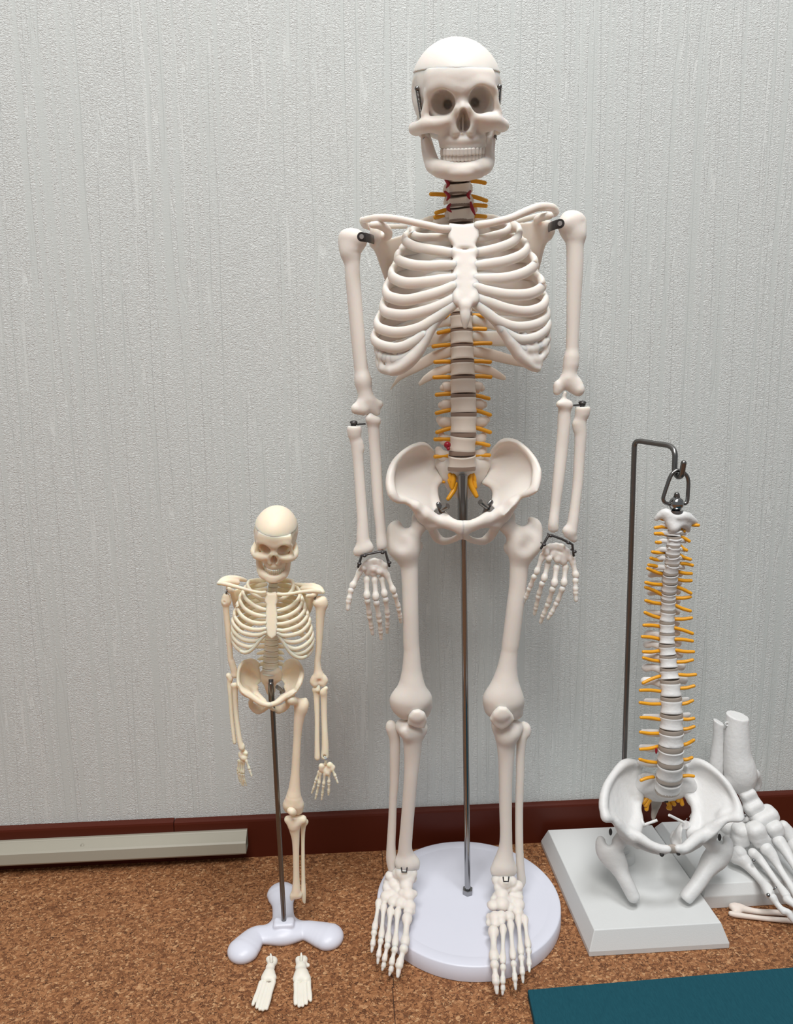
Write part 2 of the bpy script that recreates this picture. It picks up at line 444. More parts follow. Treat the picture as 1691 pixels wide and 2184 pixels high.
tag(race, 'long beige plastic cable raceway fixed along the baseboard at the left', 'raceway')
q = fl(175, 1802, .034)
MB().cyl((q[0], .7812, .0325), (q[0], .7806, .0332), .0022, seg=16).build('clip_mark', rw, race)

# ================================================================== TEAL MAT
tm = bpy.data.materials.new('teal_foam'); n, L, b = nodes(tm)
b.inputs['Roughness'].default_value = .7; b.inputs['Specular IOR Level'].default_value = .18
rib = noise_(n, L, posmap(n, L, (700, 160, 100)), 2, .5, 1, .5)
L.new(ramp(n, L, rib, [(.3, (.006, .062, .088)), (.7, (.009, .076, .104))]), b.inputs['Base Color'])
bp = n.new('ShaderNodeBump'); bp.inputs['Strength'].default_value = .35; bp.inputs['Distance'].default_value = .0006
L.new(rib, bp.inputs['Height']); L.new(bp.outputs[0], b.inputs['Normal'])
c0, c1, c2 = fl(1125, 2110, .008), fl(1691, 2062, .008), fl(1141, 2184, .008)
d1 = (c1-c0)[:2]; d2 = nrm((c2-c0)[:2])
R_ = c0[:2]+d1/np.linalg.norm(d1)*.9; Lb = c0[:2]+d2*.5
pts = [c0[:2], R_, R_+d2*.5, Lb]
V = [(*p, 0.0003) for p in pts]+[(*p, .008) for p in pts]
mt = MB().hexa(V).build('exercise_mat', tm, None, True, bevel=.001)
tag(mt, 'teal foam exercise mat lying on the cork floor at the lower right', 'mat')

# ================================================================== SHARED BONE BUILDERS
def phal(a, b, r0, rm_, r1, k=None):
    """one small long bone: flared base, slim shaft, rounded head (points x,y,z)"""
    a, b = np.asarray(a[:3], float), np.asarray(b[:3], float)
    return [[*(a+(b-a)*t), r] for t, r in ((0.04, r0*.8), (.12, r0), (.32, rm_), (.65, rm_*.95), (.86, r1), (.96, r1*.9))]

def skull(parent, O, ex, ey, ez, s, m, mt, h, springs=True, nm='skull', D=None):
    """local frame: photo-like units, x right, y down, z out of the face"""
    Bs = np.stack([ex, ey, ez]); c0 = np.array([980, 230, 0.])
    def fn(V):
        L = (V-c0)*s
        if D:   # large head: keep the measured outline exact for parts nearer than the ear plane
            d = FW[None]*FPX+RT[None]*(V[:, :1]-W/2)-UP[None]*(V[:, 1:2]-H/2)
            return CO+d*((D-L[:, 2])/(d @ -ez))[:, None]
        return O+L @ Bs
    w = lambda p: fn(np.asarray(p, float)[None, :3])[0]
    def cran(S, g=0):
        S.el((974, 194, -25), (98+g, 115+g, 122+g))
        S.el((976, 176, 5), (80+g, 82+g, 92+g), k=14)
        S.el((975, 205, -70), (92+g, 90+g, 85+g), k=12)
    K = SDF(); cran(K, -1.2)
    K.el((1073, 186, 38), (12, 36, 46), k=6, op='s').el((879, 196, 42), (10, 38, 46), k=8, op='s')
    # steep forehead below the cap edge, brow
    K.ch([(928, 158, 62, 15), (950, 157, 70, 17), (982, 158, 74, 17), (1014, 156, 70, 17), (1038, 156, 62, 15)], k=16)
    K.ch([(924, 176, 66, 12), (950, 174, 76, 13), (984, 178, 80, 13), (1018, 172, 76, 13), (1044, 172, 66, 12)], k=18)
    K.ch([(915, 204, 64, 7), (923, 191, 75, 7.5), (945, 184, 83, 7.5), (966, 190, 89, 7.5), (986, 194, 91, 7.5), (1004, 189, 89, 7.5), (1026, 180, 84, 7.5), (1046, 186, 77, 7.5), (1055, 200, 66, 7)], k=18)
    K.el((942, 268, 76), (24, 20, 16), k=10).el((1032, 263, 76), (24, 20, 16), k=10)
    K.ch([(912, 196, 66, 7), (909, 222, 68, 6.5), (906, 243, 66, 9)], k=6).ch([(1054, 192, 68, 7), (1058, 216, 70, 6.5), (1061, 238, 66, 9)], k=6)
    # zygoma + arch
    for sx, pts in ((-1, [(958, 258, 88, 12), (935, 264, 84, 15), (913, 266, 74, 18), (896, 272, 52, 15), (886, 275, 20, 15), (888, 268, -20, 11)]),
                    (1, [(1014, 252, 88, 12), (1034, 254, 84, 15), (1052, 257, 74, 18), (1066, 265, 52, 16), (1071, 267, 20, 15), (1068, 262, -20, 11)])):
        K.ch(pts, k=10)
    K.bx((984, 284, 52), (45, 32, 34), 24, k=10)
    K.ch([(945, 296, 60, 11), (962, 300, 78, 12), (985, 302, 86, 13), (1009, 298, 80, 12), (1026, 295, 60, 11)], k=10)
    K.ch([(944, 312, 60, 7), (962, 315, 81, 7), (986, 316, 90, 7), (1012, 314, 82, 7), (1030, 310, 60, 7)], k=8)
    K.ch([(985, 200, 84, 13), (986, 216, 88, 13.5), (987, 230, 94, 14.5), (987, 238, 97, 14)], k=8)
    K.ch([(974, 232, 96, 8), (967, 255, 92, 9), (970, 282, 92, 10)], k=7).ch([(1001, 229, 96, 8), (1008, 252, 92, 9), (1004, 280, 92, 10)], k=7)
    K.ch([(986, 286, 90, 3), (986, 283, 93, 2)], k=4)
    # orbits, nose, cheek hollows
    K.el((943, 218, 92), (27, 27.5, 30), k=5, op='s').el((945, 219, 66), (25, 25, 36), k=10, op='s').el((955, 223, 26), (9, 10, 26), k=10, op='s')
    K.el((1025, 212, 92), (24.5, 29.5, 30), k=5, op='s').el((1023, 214, 66), (23, 26.5, 36), k=10, op='s').el((1012, 219, 26), (9, 10, 26), k=10, op='s')
    K.el((988, 264, 105), (15, 19, 42), k=3, op='s').el((988, 248, 108), (9.5, 17, 40), k=4, op='s')
    K.el((949, 287, 112), (16, 12, 16), k=10, op='s').el((1022, 281, 112), (14, 12, 16), k=10, op='s')
    K.ch([(987, 246, 72, 2.5), (987, 284, 84, 2.5)], k=2)
    K.ch([(979, 262, 70, 3), (980, 282, 80, 3)], k=2)
    # base: mastoids, occiput floor, joint blocks
    K.ch([(897, 262, -32, 12), (901, 286, -28, 9)], k=6).ch([(1062, 256, -32, 12), (1060, 280, -28, 9)], k=6)
    K.ch([(905, 272, 0, 9), (940, 285, -10, 14), (1020, 283, -10, 14), (1056, 268, 0, 9)], k=6)
    K.half(np.array([0, -1, -.09]), -151/math.sqrt(1.0081))
    sk = K.build(nm, m, parent, h, fn)
    Cp = SDF(); cran(Cp, 1.4); Cp.half(np.array([0, 1, .09]), 153/math.sqrt(1.0081))
    Cp.build('skull_cap', m, sk, h, fn)
    # mandible
    J = SDF()
    fz = ((1, 0, 0), .75)
    J.ch([(907, 285, 14, 9), (909, 300, 22, 12), (915, 328, 34, 15), (921, 348, 48, 15), (937, 361, 74, 17)], k=6)
    J.ch([(1047, 279, 14, 9), (1045, 296, 22, 12), (1041, 325, 34, 14), (1040, 345, 48, 15), (1030, 357, 74, 17)], k=6)
    J.ch([(910, 300, 38, 8), (922, 335, 52, 11)], k=6).ch([(1043, 297, 38, 8), (1038, 332, 52, 11)], k=6)
    J.ch([(925, 355, 54, 16), (945, 362, 80, 18), (970, 364, 93, 17), (990, 364, 95, 17), (1012, 361, 88, 17), (1033, 354, 62, 16)], k=8)
    J.ch([(940, 350, 70, 7), (962, 350, 82, 7), (986, 350, 88, 7), (1012, 348, 81, 7), (1030, 346, 66, 7)], k=6)
    J.el((984, 371, 102), (26, 11, 13), k=8)
    J.ch([(946, 372, 84, 9), (984, 379, 96, 8), (1022, 371, 84, 9)], k=8)
    J.half(np.array([0, 1, 0.]), 386)
    jw = J.build('lower_jaw', m, sk, h, fn)
    for nm2, yy, zz, rr, dx in (('upper_tooth_row', 324.5, 96, (4.3, 8.2, 5), 8.0), ('lower_tooth_row', 338, 93, (4.1, 7, 4.6), 7.9)):
        T = SDF()
        for i in range(-6, 7):
            f = abs(i)/6
            T.bx((986+i*dx*(1-.1*f*f), yy-f*1.5-i*.3, zz-32*f**2.2), rr, 3.2, k=.6)
        T.build(nm2, mt, sk if 'upper' in nm2 else jw, h*.6, fn, smooth=0)
    if springs:
        for a, b in (((890, 194, 46), (900, 258, 52)), ((1065, 190, 44), (1061, 246, 52))):
            a, b = np.array(a, float), np.array(b, float); d = nrm(b-a); u = nrm(np.cross(d, [0, 0, 1])); v = np.cross(d, u)
            t = np.linspace(0, 1, 22*12); ph = t*22*2*math.pi
            pts = a+(b-a)*t[:, None]+3.3*(np.cos(ph)[:, None]*u+np.sin(ph)[:, None]*v)
            mb = MB().tube([[*w(p), 1.25*s] for p in pts], seg=6)
            mb.tube([[*w(a), 2.2*s], [*w(b), 2.2*s]], seg=8)
            mb.ball(w(a-d*5), 5.2*s, 12, 8).build('spring', STEEL, sk)
        for p in ((905, 297, 34), (1056, 291, 34)):
            MB().ball(w(p), 3.6*s, 10, 8).tube([[*w(p), 1.4*s], [*w(np.array(p)+[-3 if p[0] < 980 else 3, 6, 0]), 1.2*s]], seg=8).build('jaw_screw', STEEL, jw)
    return sk

def hip(parent, zf, D, m, h, nm='hip_bone'):
    S = SDF()
    g = lambda L: [zf(*q) for q in L]
    for q in D.get('plates', ()): S.poly([zf(*x) for x in q[0]], q[1], k=.004, extra=[zf(*x) for x in q[2]] if len(q) > 2 else None, deg=q[3] if len(q) > 3 else 2)
    for q in D['chains']: S.ch(g(q), k=D.get('k', .004))
    for c, r in D.get('balls', ()): p = zf(*c, 1); S.el(p[:3], np.array(r)*p[3], k=.005)
    for q in D.get('cut', ()): S.ch(g(q), k=.003, op='s')
    return S.build(nm, m, parent, h)

def vertebra_mesh(top, bot, r, dr, procs=(), waist=.93, spin=None):
    """body as waisted drum between two points (x,y,z) + processes (list of tube rows)"""
    top, bot = np.asarray(top[:3]), np.asarray(bot[:3])
    t = [0, .06, .2, .5, .8, .94, 1]; f = [.96, 1, .97, waist, .97, 1, .96]
    mb = MB().tube([[*(top+(bot-top)*a), r*b] for a, b in zip(t, f)], ratio=dr, up=(1, 0, 0), seg=28, cap='flat')
    for p in procs: mb.tube(p, n=4, seg=10, ratio=.55, up=(0, 0, 1))
    return mb

# ================================================================== LARGE SKELETON ON THE ROUND BASE
DC = np.array([.1172, .6835]); DR, DT = .0962, .0165
sk = thing('skeleton_model', 'large white anatomical skeleton, the tallest model, standing on a round pale lilac base', 'skeleton', (DC[0], DC[1], 0))
# stand
prof = [(0, 0), (DR-.0015, 0), (DR-.0004, .0006), (DR-.0001, .003), (DR-.0006, DT-.0012), (DR-.0014, DT-.0003), (DR-.0026, DT), (DR-.011, DT), (DR-.0125, DT-.0004), (DR-.014, DT-.0005), (0, DT-.0005)]
V = []; F = []; sg = 128
for r, z in prof[1:-1]:
    for j in range(sg): a = 2*math.pi*j/sg; V.append((DC[0]+r*math.cos(a), DC[1]+r*math.sin(a), z))
k = len(prof)-2
for i in range(k-1):
    for j in range(sg): F.append((i*sg+j, i*sg+(j+1) % sg, (i+1)*sg+(j+1) % sg, (i+1)*sg+j))
F.append(tuple(range(sg))[::-1]); F.append(tuple((k-1)*sg+j for j in range(sg)))
base = MB().put(V, F).build('round_base', LILAC, sk, auto=True)
rb, rt_ = np.array([.1178, .6885, DT-.001]), A(986.5, 1012, .690)
rod = MB().cyl(rb, rt_, rm(6.6, A(990, 1400, .689)), seg=28).build('support_rod', CHROME, sk, auto=True)
d = nrm(rt_-rb); q0 = A(986.5, 1109, .690)
MB().cyl(q0, A(986.5, 1013, .690), rm(10.6, q0), seg=28).build('rod_sleeve', STEEL, sk, auto=True)
mb = MB()
V = [rb+np.array([rm(11.5, rb)*math.cos(a), rm(11.5, rb)*math.sin(a), z]) for z in (.0005, .0062) for a in np.linspace(.3, 2*math.pi+.3, 6, endpoint=False)]
mb.put(V, [tuple(range(6))[::-1], tuple(range(6, 12))]+[(i, (i+1) % 6, (i+1) % 6+6, i+6) for i in range(6)])
mb.build('rod_nut', CHROME, sk, True, bevel=.0006)

# ---- skull
O = P(980, 230, .672)[:3]; rv = nrm(CO-O)
ex, ey = RT-rv*(RT @ rv), None; ex = nrm(ex); ey = nrm(np.cross(ex, rv))*-1; ey = ey if ey @ UP < 0 else -ey
skl = skull(sk, O, ex, ey, rv, rm(1, O), BONE, TOOTH, 1.5, D=np.linalg.norm(O-CO))

# ---- spine
Z1 = zoom(840, 60, 6.039); Z2 = zoom(700, 370, 2.9155); Z3 = zoom(780, 620, 3.843); Z4 = zoom(710, 830, 2.967); Z8 = zoom(820, 920, 4.9735)
YSP = .704
# (y px of disc centre, x centre px, half width px, Y)
discs = [(360, 978, 25, .688), (387, 978, 26, .692), (415, 979, 26, .695), (441, 981, 27, .698), (472, 983, 27, .701),
         (498, 984, 24, .704), (524, 984, 23, .707), (550, 984, 23, .709), (577, 984, 23, .71), (605, 984, 23, .71), (638, 984, 23.5, .709),
         (672, 984, 24, .707), (706, 984, 24.5, .705), (738, 985, 25, .703), (772, 986, 26, .701), (806, 987, 27, .699),
         (844, 988, 28, .697), (884, 988.5, 28.5, .696), (927, 988, 28, .695), (966, 985, 29, .696), (999, 984.5, 30.5, .699)]
nerves = {  # disc index: left tip, left root, right root, right tip (px)
 1: ((None), None, (1004, 385), (1034, 390)), 2: ((919, 414), (952, 417), (1004, 416), (1037, 428)), 3: ((930, 454), (956, 445), (1004, 438), (1036, 439)),
 4: ((928, 463), (958, 464), (1004, 461), (1035, 462)), 11: ((948, 676), (962, 672), (1008, 672), (1036, 675)), 12: ((935, 710), (960, 704), (1008, 702), (1035, 702)),
 13: ((924, 739), (960, 735), (1010, 734), (1046, 732)), 14: ((928, 772), (960, 772), (1011, 771), (1045, 772)), 15: ((926, 805), (960, 805), (1015, 803), (1046, 804)),
 16: ((931, 842), (962, 840), (1015, 842), (1042, 850)), 17: ((931, 881), (962, 873), (1016, 873), (1045, 885)), 18: ((932, 922), (962, 911), (1015, 910), (1045, 922)),
 19: ((928, 937), (958, 938), (1013, 942), (1042, 950)), 20: ((928, 974), (956, 973), (1012, 973), (1043, 971))}
lumb = {15: (-1, 937, 962, 822, 30, 1035), 16: 0}
tps = {14: None, 15: ((938, 827), (1034, 828)), 16: ((934, 864), (1039, 863)), 17: ((930, 895), (1045, 895)), 18: ((934, 928), (1038, 929)), 19: ((928, 959), (1039, 958))}
def dp(i, dy=0): y, x, w, Y = discs[i]; return P(x, y+dy, Y, w)
for i in range(len(discs)-1):
    hv_ = 3.2 if i < 13 else 4.0; a, b = dp(i, hv_ if i else 0), dp(i+1, -hv_)
    r = (a[3]+b[3])/2; c = (a+b)/2; procs = []
    # spinous process to the back
    procs.append([[c[0], c[1]+r*.6, c[2], r*.4], [c[0], c[1]+r*1.4, c[2]-r*.25, r*.32], [c[0], c[1]+r*(1.9 if i > 4 else 1.5), c[2]-r*(.7 if 5 < i < 14 else .3), r*.28]])
    if i in tps and tps[i]:
        for (tx, ty) in tps[i]:
            t = P(tx, ty, c[1]+r*.55, 8.5); sgn = 1 if tx > 985 else -1
            procs.append([[c[0]+sgn*r*.5, c[1]+r*.75, c[2], rm(12, c)], [(c[0]+sgn*r*.9+t[0])/2, t[1], (c[2]+t[2])/2, rm(12, c)], [t[0]-sgn*rm(7, t), t[1], t[2], rm(7.5, t)]])
    elif i < 4:
        for sgn in (-1, 1):
            procs.append([[c[0]+sgn*r*.3, c[1]+r*.1, c[2]+r*.15, r*.32], [c[0]+sgn*r*.95, c[1]+r*.25, c[2]+r*.1, r*.34], [c[0]+sgn*r*1.12, c[1]+r*.5, c[2]-r*.02, r*.2]])
    else:
        for sgn in (-1, 1):
            procs.append([[c[0]+sgn*r*.5, c[1]+r*.7, c[2], r*.3], [c[0]+sgn*r*1.3, c[1]+r*1.0, c[2]+r*.1, r*.3]])
    mb = vertebra_mesh(a, b, r, .82, procs)
    if i == 3:  # lowest neck vertebra with broad pale process behind the collar bones
        for tx, ty in ((930, 473), (1012, 447)):
            t = P(tx, ty, c[1]+r*.6, 7); mb.tube([[c[0], c[1]+r*.4, c[2], rm(9, c)], [t[0], t[1], t[2], t[3]]], seg=10, ratio=.6)
    vt = mb.build('vertebra', BONEM, sk, auto=True)
    if i+1 in nerves:
        for side, (tip, root) in ((-1, nerves[i+1][:2]), (1, nerves[i+1][3:1:-1])):
            if tip is None: continue
            Y = discs[i+1][3]+.006
            p0, p1 = P(*root, Y, 4.6), P(*tip, Y-.002, 4.3); p0[0] -= side*rm(10, p0)
            mid = (p0+p1)/2; mid[2] += .0004
            MB().tube([p0, mid, p1], seg=12, n=4).build('nerve_root', YEL, vt)
    if i+1 < 20: pass
    q = dp(i+1); hd_ = 3.6 if i < 13 else 4.4; q0, q1 = dp(i+1, -hd_), dp(i+1, hd_)
    MB().tube([[*q0[:3], q[3]*.97], [*q[:3], q[3]*.99], [*q1[:3], q[3]*.97]], ratio=.82, up=(1, 0, 0), seg=28, cap='flat').build('intervertebral_disc', DISC, sk, auto=True)
for a, b, c in (((950, 384), (956, 392), (952, 400)), ((949, 409), (957, 418), (953, 427)), ((1003, 408), (998, 416), (1002, 424)), ((960, 436), (955, 444), (962, 452)), ((1004, 432), (1007, 444), (1013, 458))):
    MB().tube([P(*a, .690, 2.5), P(*b, .688, 4), P(*c, .690, 1.6)], seg=10, n=4).build('red_artery', RED, sk)
MB().ball(P(954, 949, .688)[:3], rm(7.5, A(954, 949, .688))).ball(P(956, 957, .686)[:3], rm(4, A(954, 949, .688))).build('slipped_disc', RED, sk)

# ---- rib cage
def rib_path(front, conv, xc, attach, Yc, bf, back, dx, lift=0):
    """front: points from the breastbone outwards to the turn at the side; then round the back to the spine"""
    px = [conv(u, v) for u, v in front]
    xs = [abs(x-xc) for x, _ in px]; wmax = max(xs); im = xs.index(wmax); sgn = 1 if px[-1][0] > xc else -1
    rows = []
    for i, (x, y) in enumerate(px):
        yf = math.sqrt(max(0, 1-(abs(x-xc)/wmax*.985)**2.3))
        rows.append((x, y, Yc-bf*yf if i <= im else Yc+(i-im)*back*.18))
    x, y, Y = rows[-1]
    rows += [(xc+sgn*wmax*.9, y+(attach-y)*.25, Yc+back*.6), (xc+sgn*wmax*.66, y+(attach-y)*.6, Yc+back*.93),
             (xc+sgn*wmax*.38, attach+dx*.15, Yc+back), (xc+sgn*dx, attach, Yc+back*.82)]
    return rows
XC = 986
LR = [[(745, 402), (690, 398), (640, 397), (575, 396), (530, 380), (527, 358), (555, 345)],
 [(775, 492), (700, 482), (620, 470), (540, 455), (485, 425), (477, 400), (500, 378)],
 [(780, 568), (700, 570), (620, 575), (520, 568), (440, 540), (430, 515), (452, 492)],
 [(780, 650), (700, 662), (600, 676), (480, 680), (405, 650), (393, 620), (412, 588)],
 [(775, 700), (700, 735), (600, 765), (480, 788), (385, 770), (357, 735), (372, 692)],
 [(790, 768), (720, 810), (620, 850), (480, 880), (370, 868), (338, 835), (352, 790)],
 [(803, 797), (740, 845), (660, 905), (560, 962), (430, 988), (330, 968), (303, 935), (322, 890)],
 [(590, 1000), (520, 1052), (430, 1084), (330, 1068), (283, 1030), (300, 985)],
 [(560, 1085), (490, 1140), (420, 1158), (335, 1135), (305, 1098), (308, 1055)],
 [(530, 1140), (470, 1200), (400, 1226), (338, 1215), (315, 1180), (315, 1140)]]
RRb = [[(930, 406), (980, 398), (1030, 385), (1090, 368), (1120, 345), (1118, 325)],
 [(915, 490), (980, 482), (1060, 462), (1140, 430), (1185, 385), (1182, 345), (1150, 325)],
 [(915, 572), (1000, 562), (1100, 545), (1190, 512), (1232, 475), (1225, 440), (1190, 425)],
 [(915, 652), (1000, 656), (1110, 650), (1210, 622), (1275, 580), (1282, 545), (1250, 515)],
 [(915, 705), (1000, 735), (1130, 756), (1250, 750), (1320, 715), (1325, 675), (1290, 640)],
 [(915, 770), (1000, 803), (1110, 842), (1230, 860), (1320, 835), (1350, 795), (1335, 760)],
 [(905, 797), (980, 862), (1060, 920), (1170, 955), (1290, 940), (1355, 895), (1352, 850)],
 [(1085, 970), (1180, 1030), (1280, 1022), (1345, 980), (1367, 940), (1355, 905)],
 [(1130, 1050), (1220, 1096), (1310, 1078), (1355, 1040), (1362, 1000), (1350, 960)],
 [(1180, 1125), (1250, 1160), (1315, 1150), (1350, 1112), (1362, 1068), (1350, 1030)]]
att = [466, 488, 512, 538, 565, 593, 622, 652, 683, 718]
rh = [8.4, 10.3, 11, 11.8, 12, 11.8, 11.4, 11.0, 10.4, 10]
for side, L_ in ((0, LR), (1, RRb)):
    for i, fr in enumerate(L_):
        rows = rib_path(fr, lambda u, v: (700+u/2.9155, 370+v/2.9155), XC, att[i], .676, .05*[.62, .78, .88, .95, 1, 1, 1, 1, .98, .95][i], .043, 28)
        n = len(rows); pts = []
        for j, (x, y, Y) in enumerate(rows):
            m_, f_ = (1, .66) if j < n-4 else ((1.25, .55), (1.6, .28), (1.6, .24), (1.1, .4))[j-n+4]
            r = rh[i]*m_*(.85 if j == 0 else 1); q = P(x, y, Y, r)
            pts.append([*q, q[3]*f_])
        MB().tube(pts, up=(0, .0, 1), seg=16, n=7).build('rib', BONE, sk)
# eleventh and twelfth ribs
for pts in ([(958, 750, .708, 11), (925, 762, .713, 12), (885, 785, .708, 10), (855, 803, .697, 7), (840, 820, .688, 3.5), (833, 831, .684, 1.5)],
            [(1010, 750, .708, 11), (1045, 756, .713, 12), (1090, 768, .708, 10), (1120, 776, .697, 8), (1140, 790, .688, 3)],
            [(956, 786, .706, 9), (930, 795, .708, 10), (908, 808, .703, 8), (896, 818, .698, 5)],
            [(1014, 786, .706, 9), (1040, 790, .708, 10), (1062, 800, .703, 8), (1075, 806, .698, 5)]):
    MB().tube([P(*q) for q in pts], ratio=.35, up=(0, 0, 1), seg=14, n=6).build('rib', BONEM, sk)
# costal cartilage arches with the webs between the false ribs
for pts, webs in (([(803, 800, 9.5), (740, 850, 9.5), (690, 905, 9), (640, 970, 10), (600, 1045, 11), (560, 1110, 12), (510, 1165, 13), (450, 1212, 12), (400, 1232, 9)],
                   [[(580, 970), (560, 1020), (545, 1060)], [(520, 1000), (510, 1040)], [(470, 1080), (450, 1150), (430, 1210)], [(390, 1150), (385, 1210)], [(335, 1120), (330, 1180)]]),
                  ([(905, 800, 9.5), (970, 858, 9.5), (1040, 925, 9), (1090, 990, 10), (1130, 1050, 11), (1165, 1105, 11), (1210, 1160, 11), (1260, 1200, 9), (1300, 1215, 8)],
                   [[(1140, 960), (1160, 1020)], [(1210, 985), (1215, 1030), (1225, 1090)], [(1270, 1050), (1280, 1120)], [(1240, 1100), (1270, 1160), (1310, 1190)], [(1330, 1050), (1335, 1110)]])):
    S = SDF()
    def YF(u): x = 700+u/2.9155; wm_ = 186; f = min(.97, abs(x-XC)/wm_); return .676-.048*math.sqrt(1-f**2.3)
    S.ch([Z2(u, v, YF(u), r) for u, v, r in pts], k=.003)
    for w_ in webs: S.ch([Z2(u, v, YF(u)+.002, 7.5) for u, v in w_], k=.004, n=3)
    i_ = 0 if pts[0][0] < 850 else 1
    for fr in (LR, RRb)[i_][7:10]: S.ch([Z2(u, v, YF(u)+.001, 8) for u, v in fr[:4]], k=.004, n=3)
    S.build('costal_cartilage', BONE, sk, .0009)
# sternum
S = SDF(); g = lambda L, Y0, Y1: [Z2(u, v, Y0+(Y1-Y0)*(v-305)/500) for u, v in L]
S.poly(g([(752, 310), (800, 316), (840, 318), (890, 312), (925, 304), (938, 345), (935, 400), (915, 440), (912, 470), (790, 470), (772, 445), (745, 405), (742, 345)], .646, .624), .0036, .003, deg=1)
S.poly(g([(778, 474), (915, 474), (918, 560), (925, 650), (925, 740), (905, 800), (880, 838), (825, 838), (795, 800), (780, 740), (780, 650), (782, 560)], .646, .624), .0036, .003, deg=1)
for pts in (LR, RRb):
    for fr in pts[1:7]:
        S.ch([Z2(*fr[0], .6465-.022*(fr[0][1]-305)/500, 8.5), Z2(850+(fr[0][0]-850)*.7, fr[0][1], .6475-.022*(fr[0][1]-305)/500, 8)], k=.004, n=2)
S.ch([Z2(850, 830, .622, 11.5), Z2(852, 890, .621, 11), Z2(851, 950, .622, 6)], k=.003, flat=((0, 1, 0), .6))
S.build('sternum', BONE, sk, .0008)
# collar bones
S = SDF(); S.ch([Z2(742, 346, .642, 9), Z2(690, 342, .640, 8.5), Z2(640, 328, .640, 8), Z2(560, 310, .645, 7.5), Z2(480, 292, .653, 7.5), Z2(400, 280, .662, 8), Z2(300, 277, .672, 8), Z2(222, 288, .680, 6.5)])
S.build('collar_bone', BONE, sk, .0008)
S = SDF(); S.ch([Z2(928, 322, .642, 9), Z2(985, 314, .640, 8.5), Z2(1040, 302, .641, 8), Z2(1130, 278, .650, 8), Z2(1220, 240, .660, 8.5), Z2(1310, 208, .668, 9), Z2(1385, 210, .675, 8.5), Z2(1418, 228, .680, 6.5)])
S.build('collar_bone', BONE, sk, .0008)
# shoulder blades
S = SDF()
S.poly([Z2(*q) for q in ((295, 345, .692), (385, 400, .700), (510, 368, .712), (640, 340, .722), (640, 480, .726), (520, 600, .726), (420, 660, .722), (368, 672, .716), (340, 600, .710), (300, 490, .700), (276, 440, .694), (285, 400, .690))], .0016, k=.002)
S.ch([Z2(292, 360, .690, 11), Z2(290, 400, .690, 13), Z2(284, 435, .692, 10)], k=.003)
S.ch([Z2(282, 440, .694, 6), Z2(310, 500, .702, 5), Z2(345, 600, .710, 5), Z2(370, 668, .716, 5)], k=.003)
S.ch([Z2(330, 395, .695, 10), Z2(372, 385, .688, 9), Z2(365, 350, .680, 9), Z2(320, 322, .672, 9), Z2(272, 320, .668, 7)], k=.003)
S.ch([Z2(215, 292, .684, 8), Z2(228, 318, .688, 8), Z2(255, 330, .694, 7), Z2(330, 330, .706, 6), Z2(480, 330, .724, 5)], k=.003)
S.build('shoulder_blade', BONE, sk, .0009)
S = SDF()
S.poly([Z2(*q) for q in ((1130, 330, .722), (1190, 305, .712), (1280, 300, .700), (1345, 290, .692), (1378, 360, .690), (1372, 400, .692), (1330, 450, .700), (1310, 540, .708), (1288, 640, .716), (1230, 640, .722), (1130, 520, .726))], .0016, k=.002)
S.ch([Z2(1372, 325, .690, 11), Z2(1376, 355, .690, 12), Z2(1368, 385, .692, 10)], k=.003)
S.ch([Z2(1370, 390, .694, 6), Z2(1335, 450, .702, 5), Z2(1312, 540, .710, 5), Z2(1288, 635, .716, 5)], k=.003)
S.ch([Z2(1300, 300, .698, 8), Z2(1300, 285, .688, 8), Z2(1335, 272, .678, 8), Z2(1378, 262, .670, 7.5)], k=.003)
S.ch([Z2(1416, 235, .684, 8), Z2(1404, 250, .690, 7.5), Z2(1370, 255, .698, 7), Z2(1280, 270, .712, 6), Z2(1180, 300, .726, 5)], k=.003)
S.build('shoulder_blade', BONE, sk, .0009)

# ---- arms
def arm(hum, brk, scr, elb, uln, rad, plate):
    S = SDF()
    for c, k in hum: S.ch(c, k=abs(k), op='s' if k < 0 else 'u', n=8)
    hb = S.build('upper_arm_bone', BONE, sk, .0009)
    mb = MB(); a = [np.array(p) for p in brk]
    mb.tube(a, ratio=.16, up=(0, 0, 1), seg=12, cap='flat', n=5)
    e = a[0].copy(); nv = nrm(CO-e[:3]); mb.cyl(e[:3]-nv*.001, e[:3]+nv*.0016, e[3]*1.0, seg=24)
    br = mb.build('shoulder_bracket', GUN, sk, auto=True)
    mb = MB().cyl(e[:3]+nv*.0012, e[:3]+nv*.0030, e[3]*.58, e[3]*.46, seg=18)
    mb.build('screw', SCREW, br, auto=True)
    S = SDF()
    for c, k in uln: S.ch(c, k=abs(k), op='s' if k < 0 else 'u')
    S.build('forearm_bone', BONE, sk, .0008)
    S = SDF()
    for c, k in rad: S.ch(c, k=abs(k), op='s' if k < 0 else 'u')
    S.build('forearm_bone', BONE, sk, .0008)
    p, q = plate
    mb = MB().tube([p, q], ratio=2.4, up=(0, 0, 1), seg=10, cap='flat')
    t = (p*.8+q*.2); mb.cyl(t[:3]-np.array([0, 0, .002]), t[:3]+np.array([0, 0, .0012]), rm(5, t), seg=14).ball(t[:3]+np.array([0, 0, .0020]), (rm(8.5, t), rm(8.5, t), rm(4.4, t)), 16, 8)
    mb.build('elbow_plate', GUN, sk, auto=True)
YA = .676
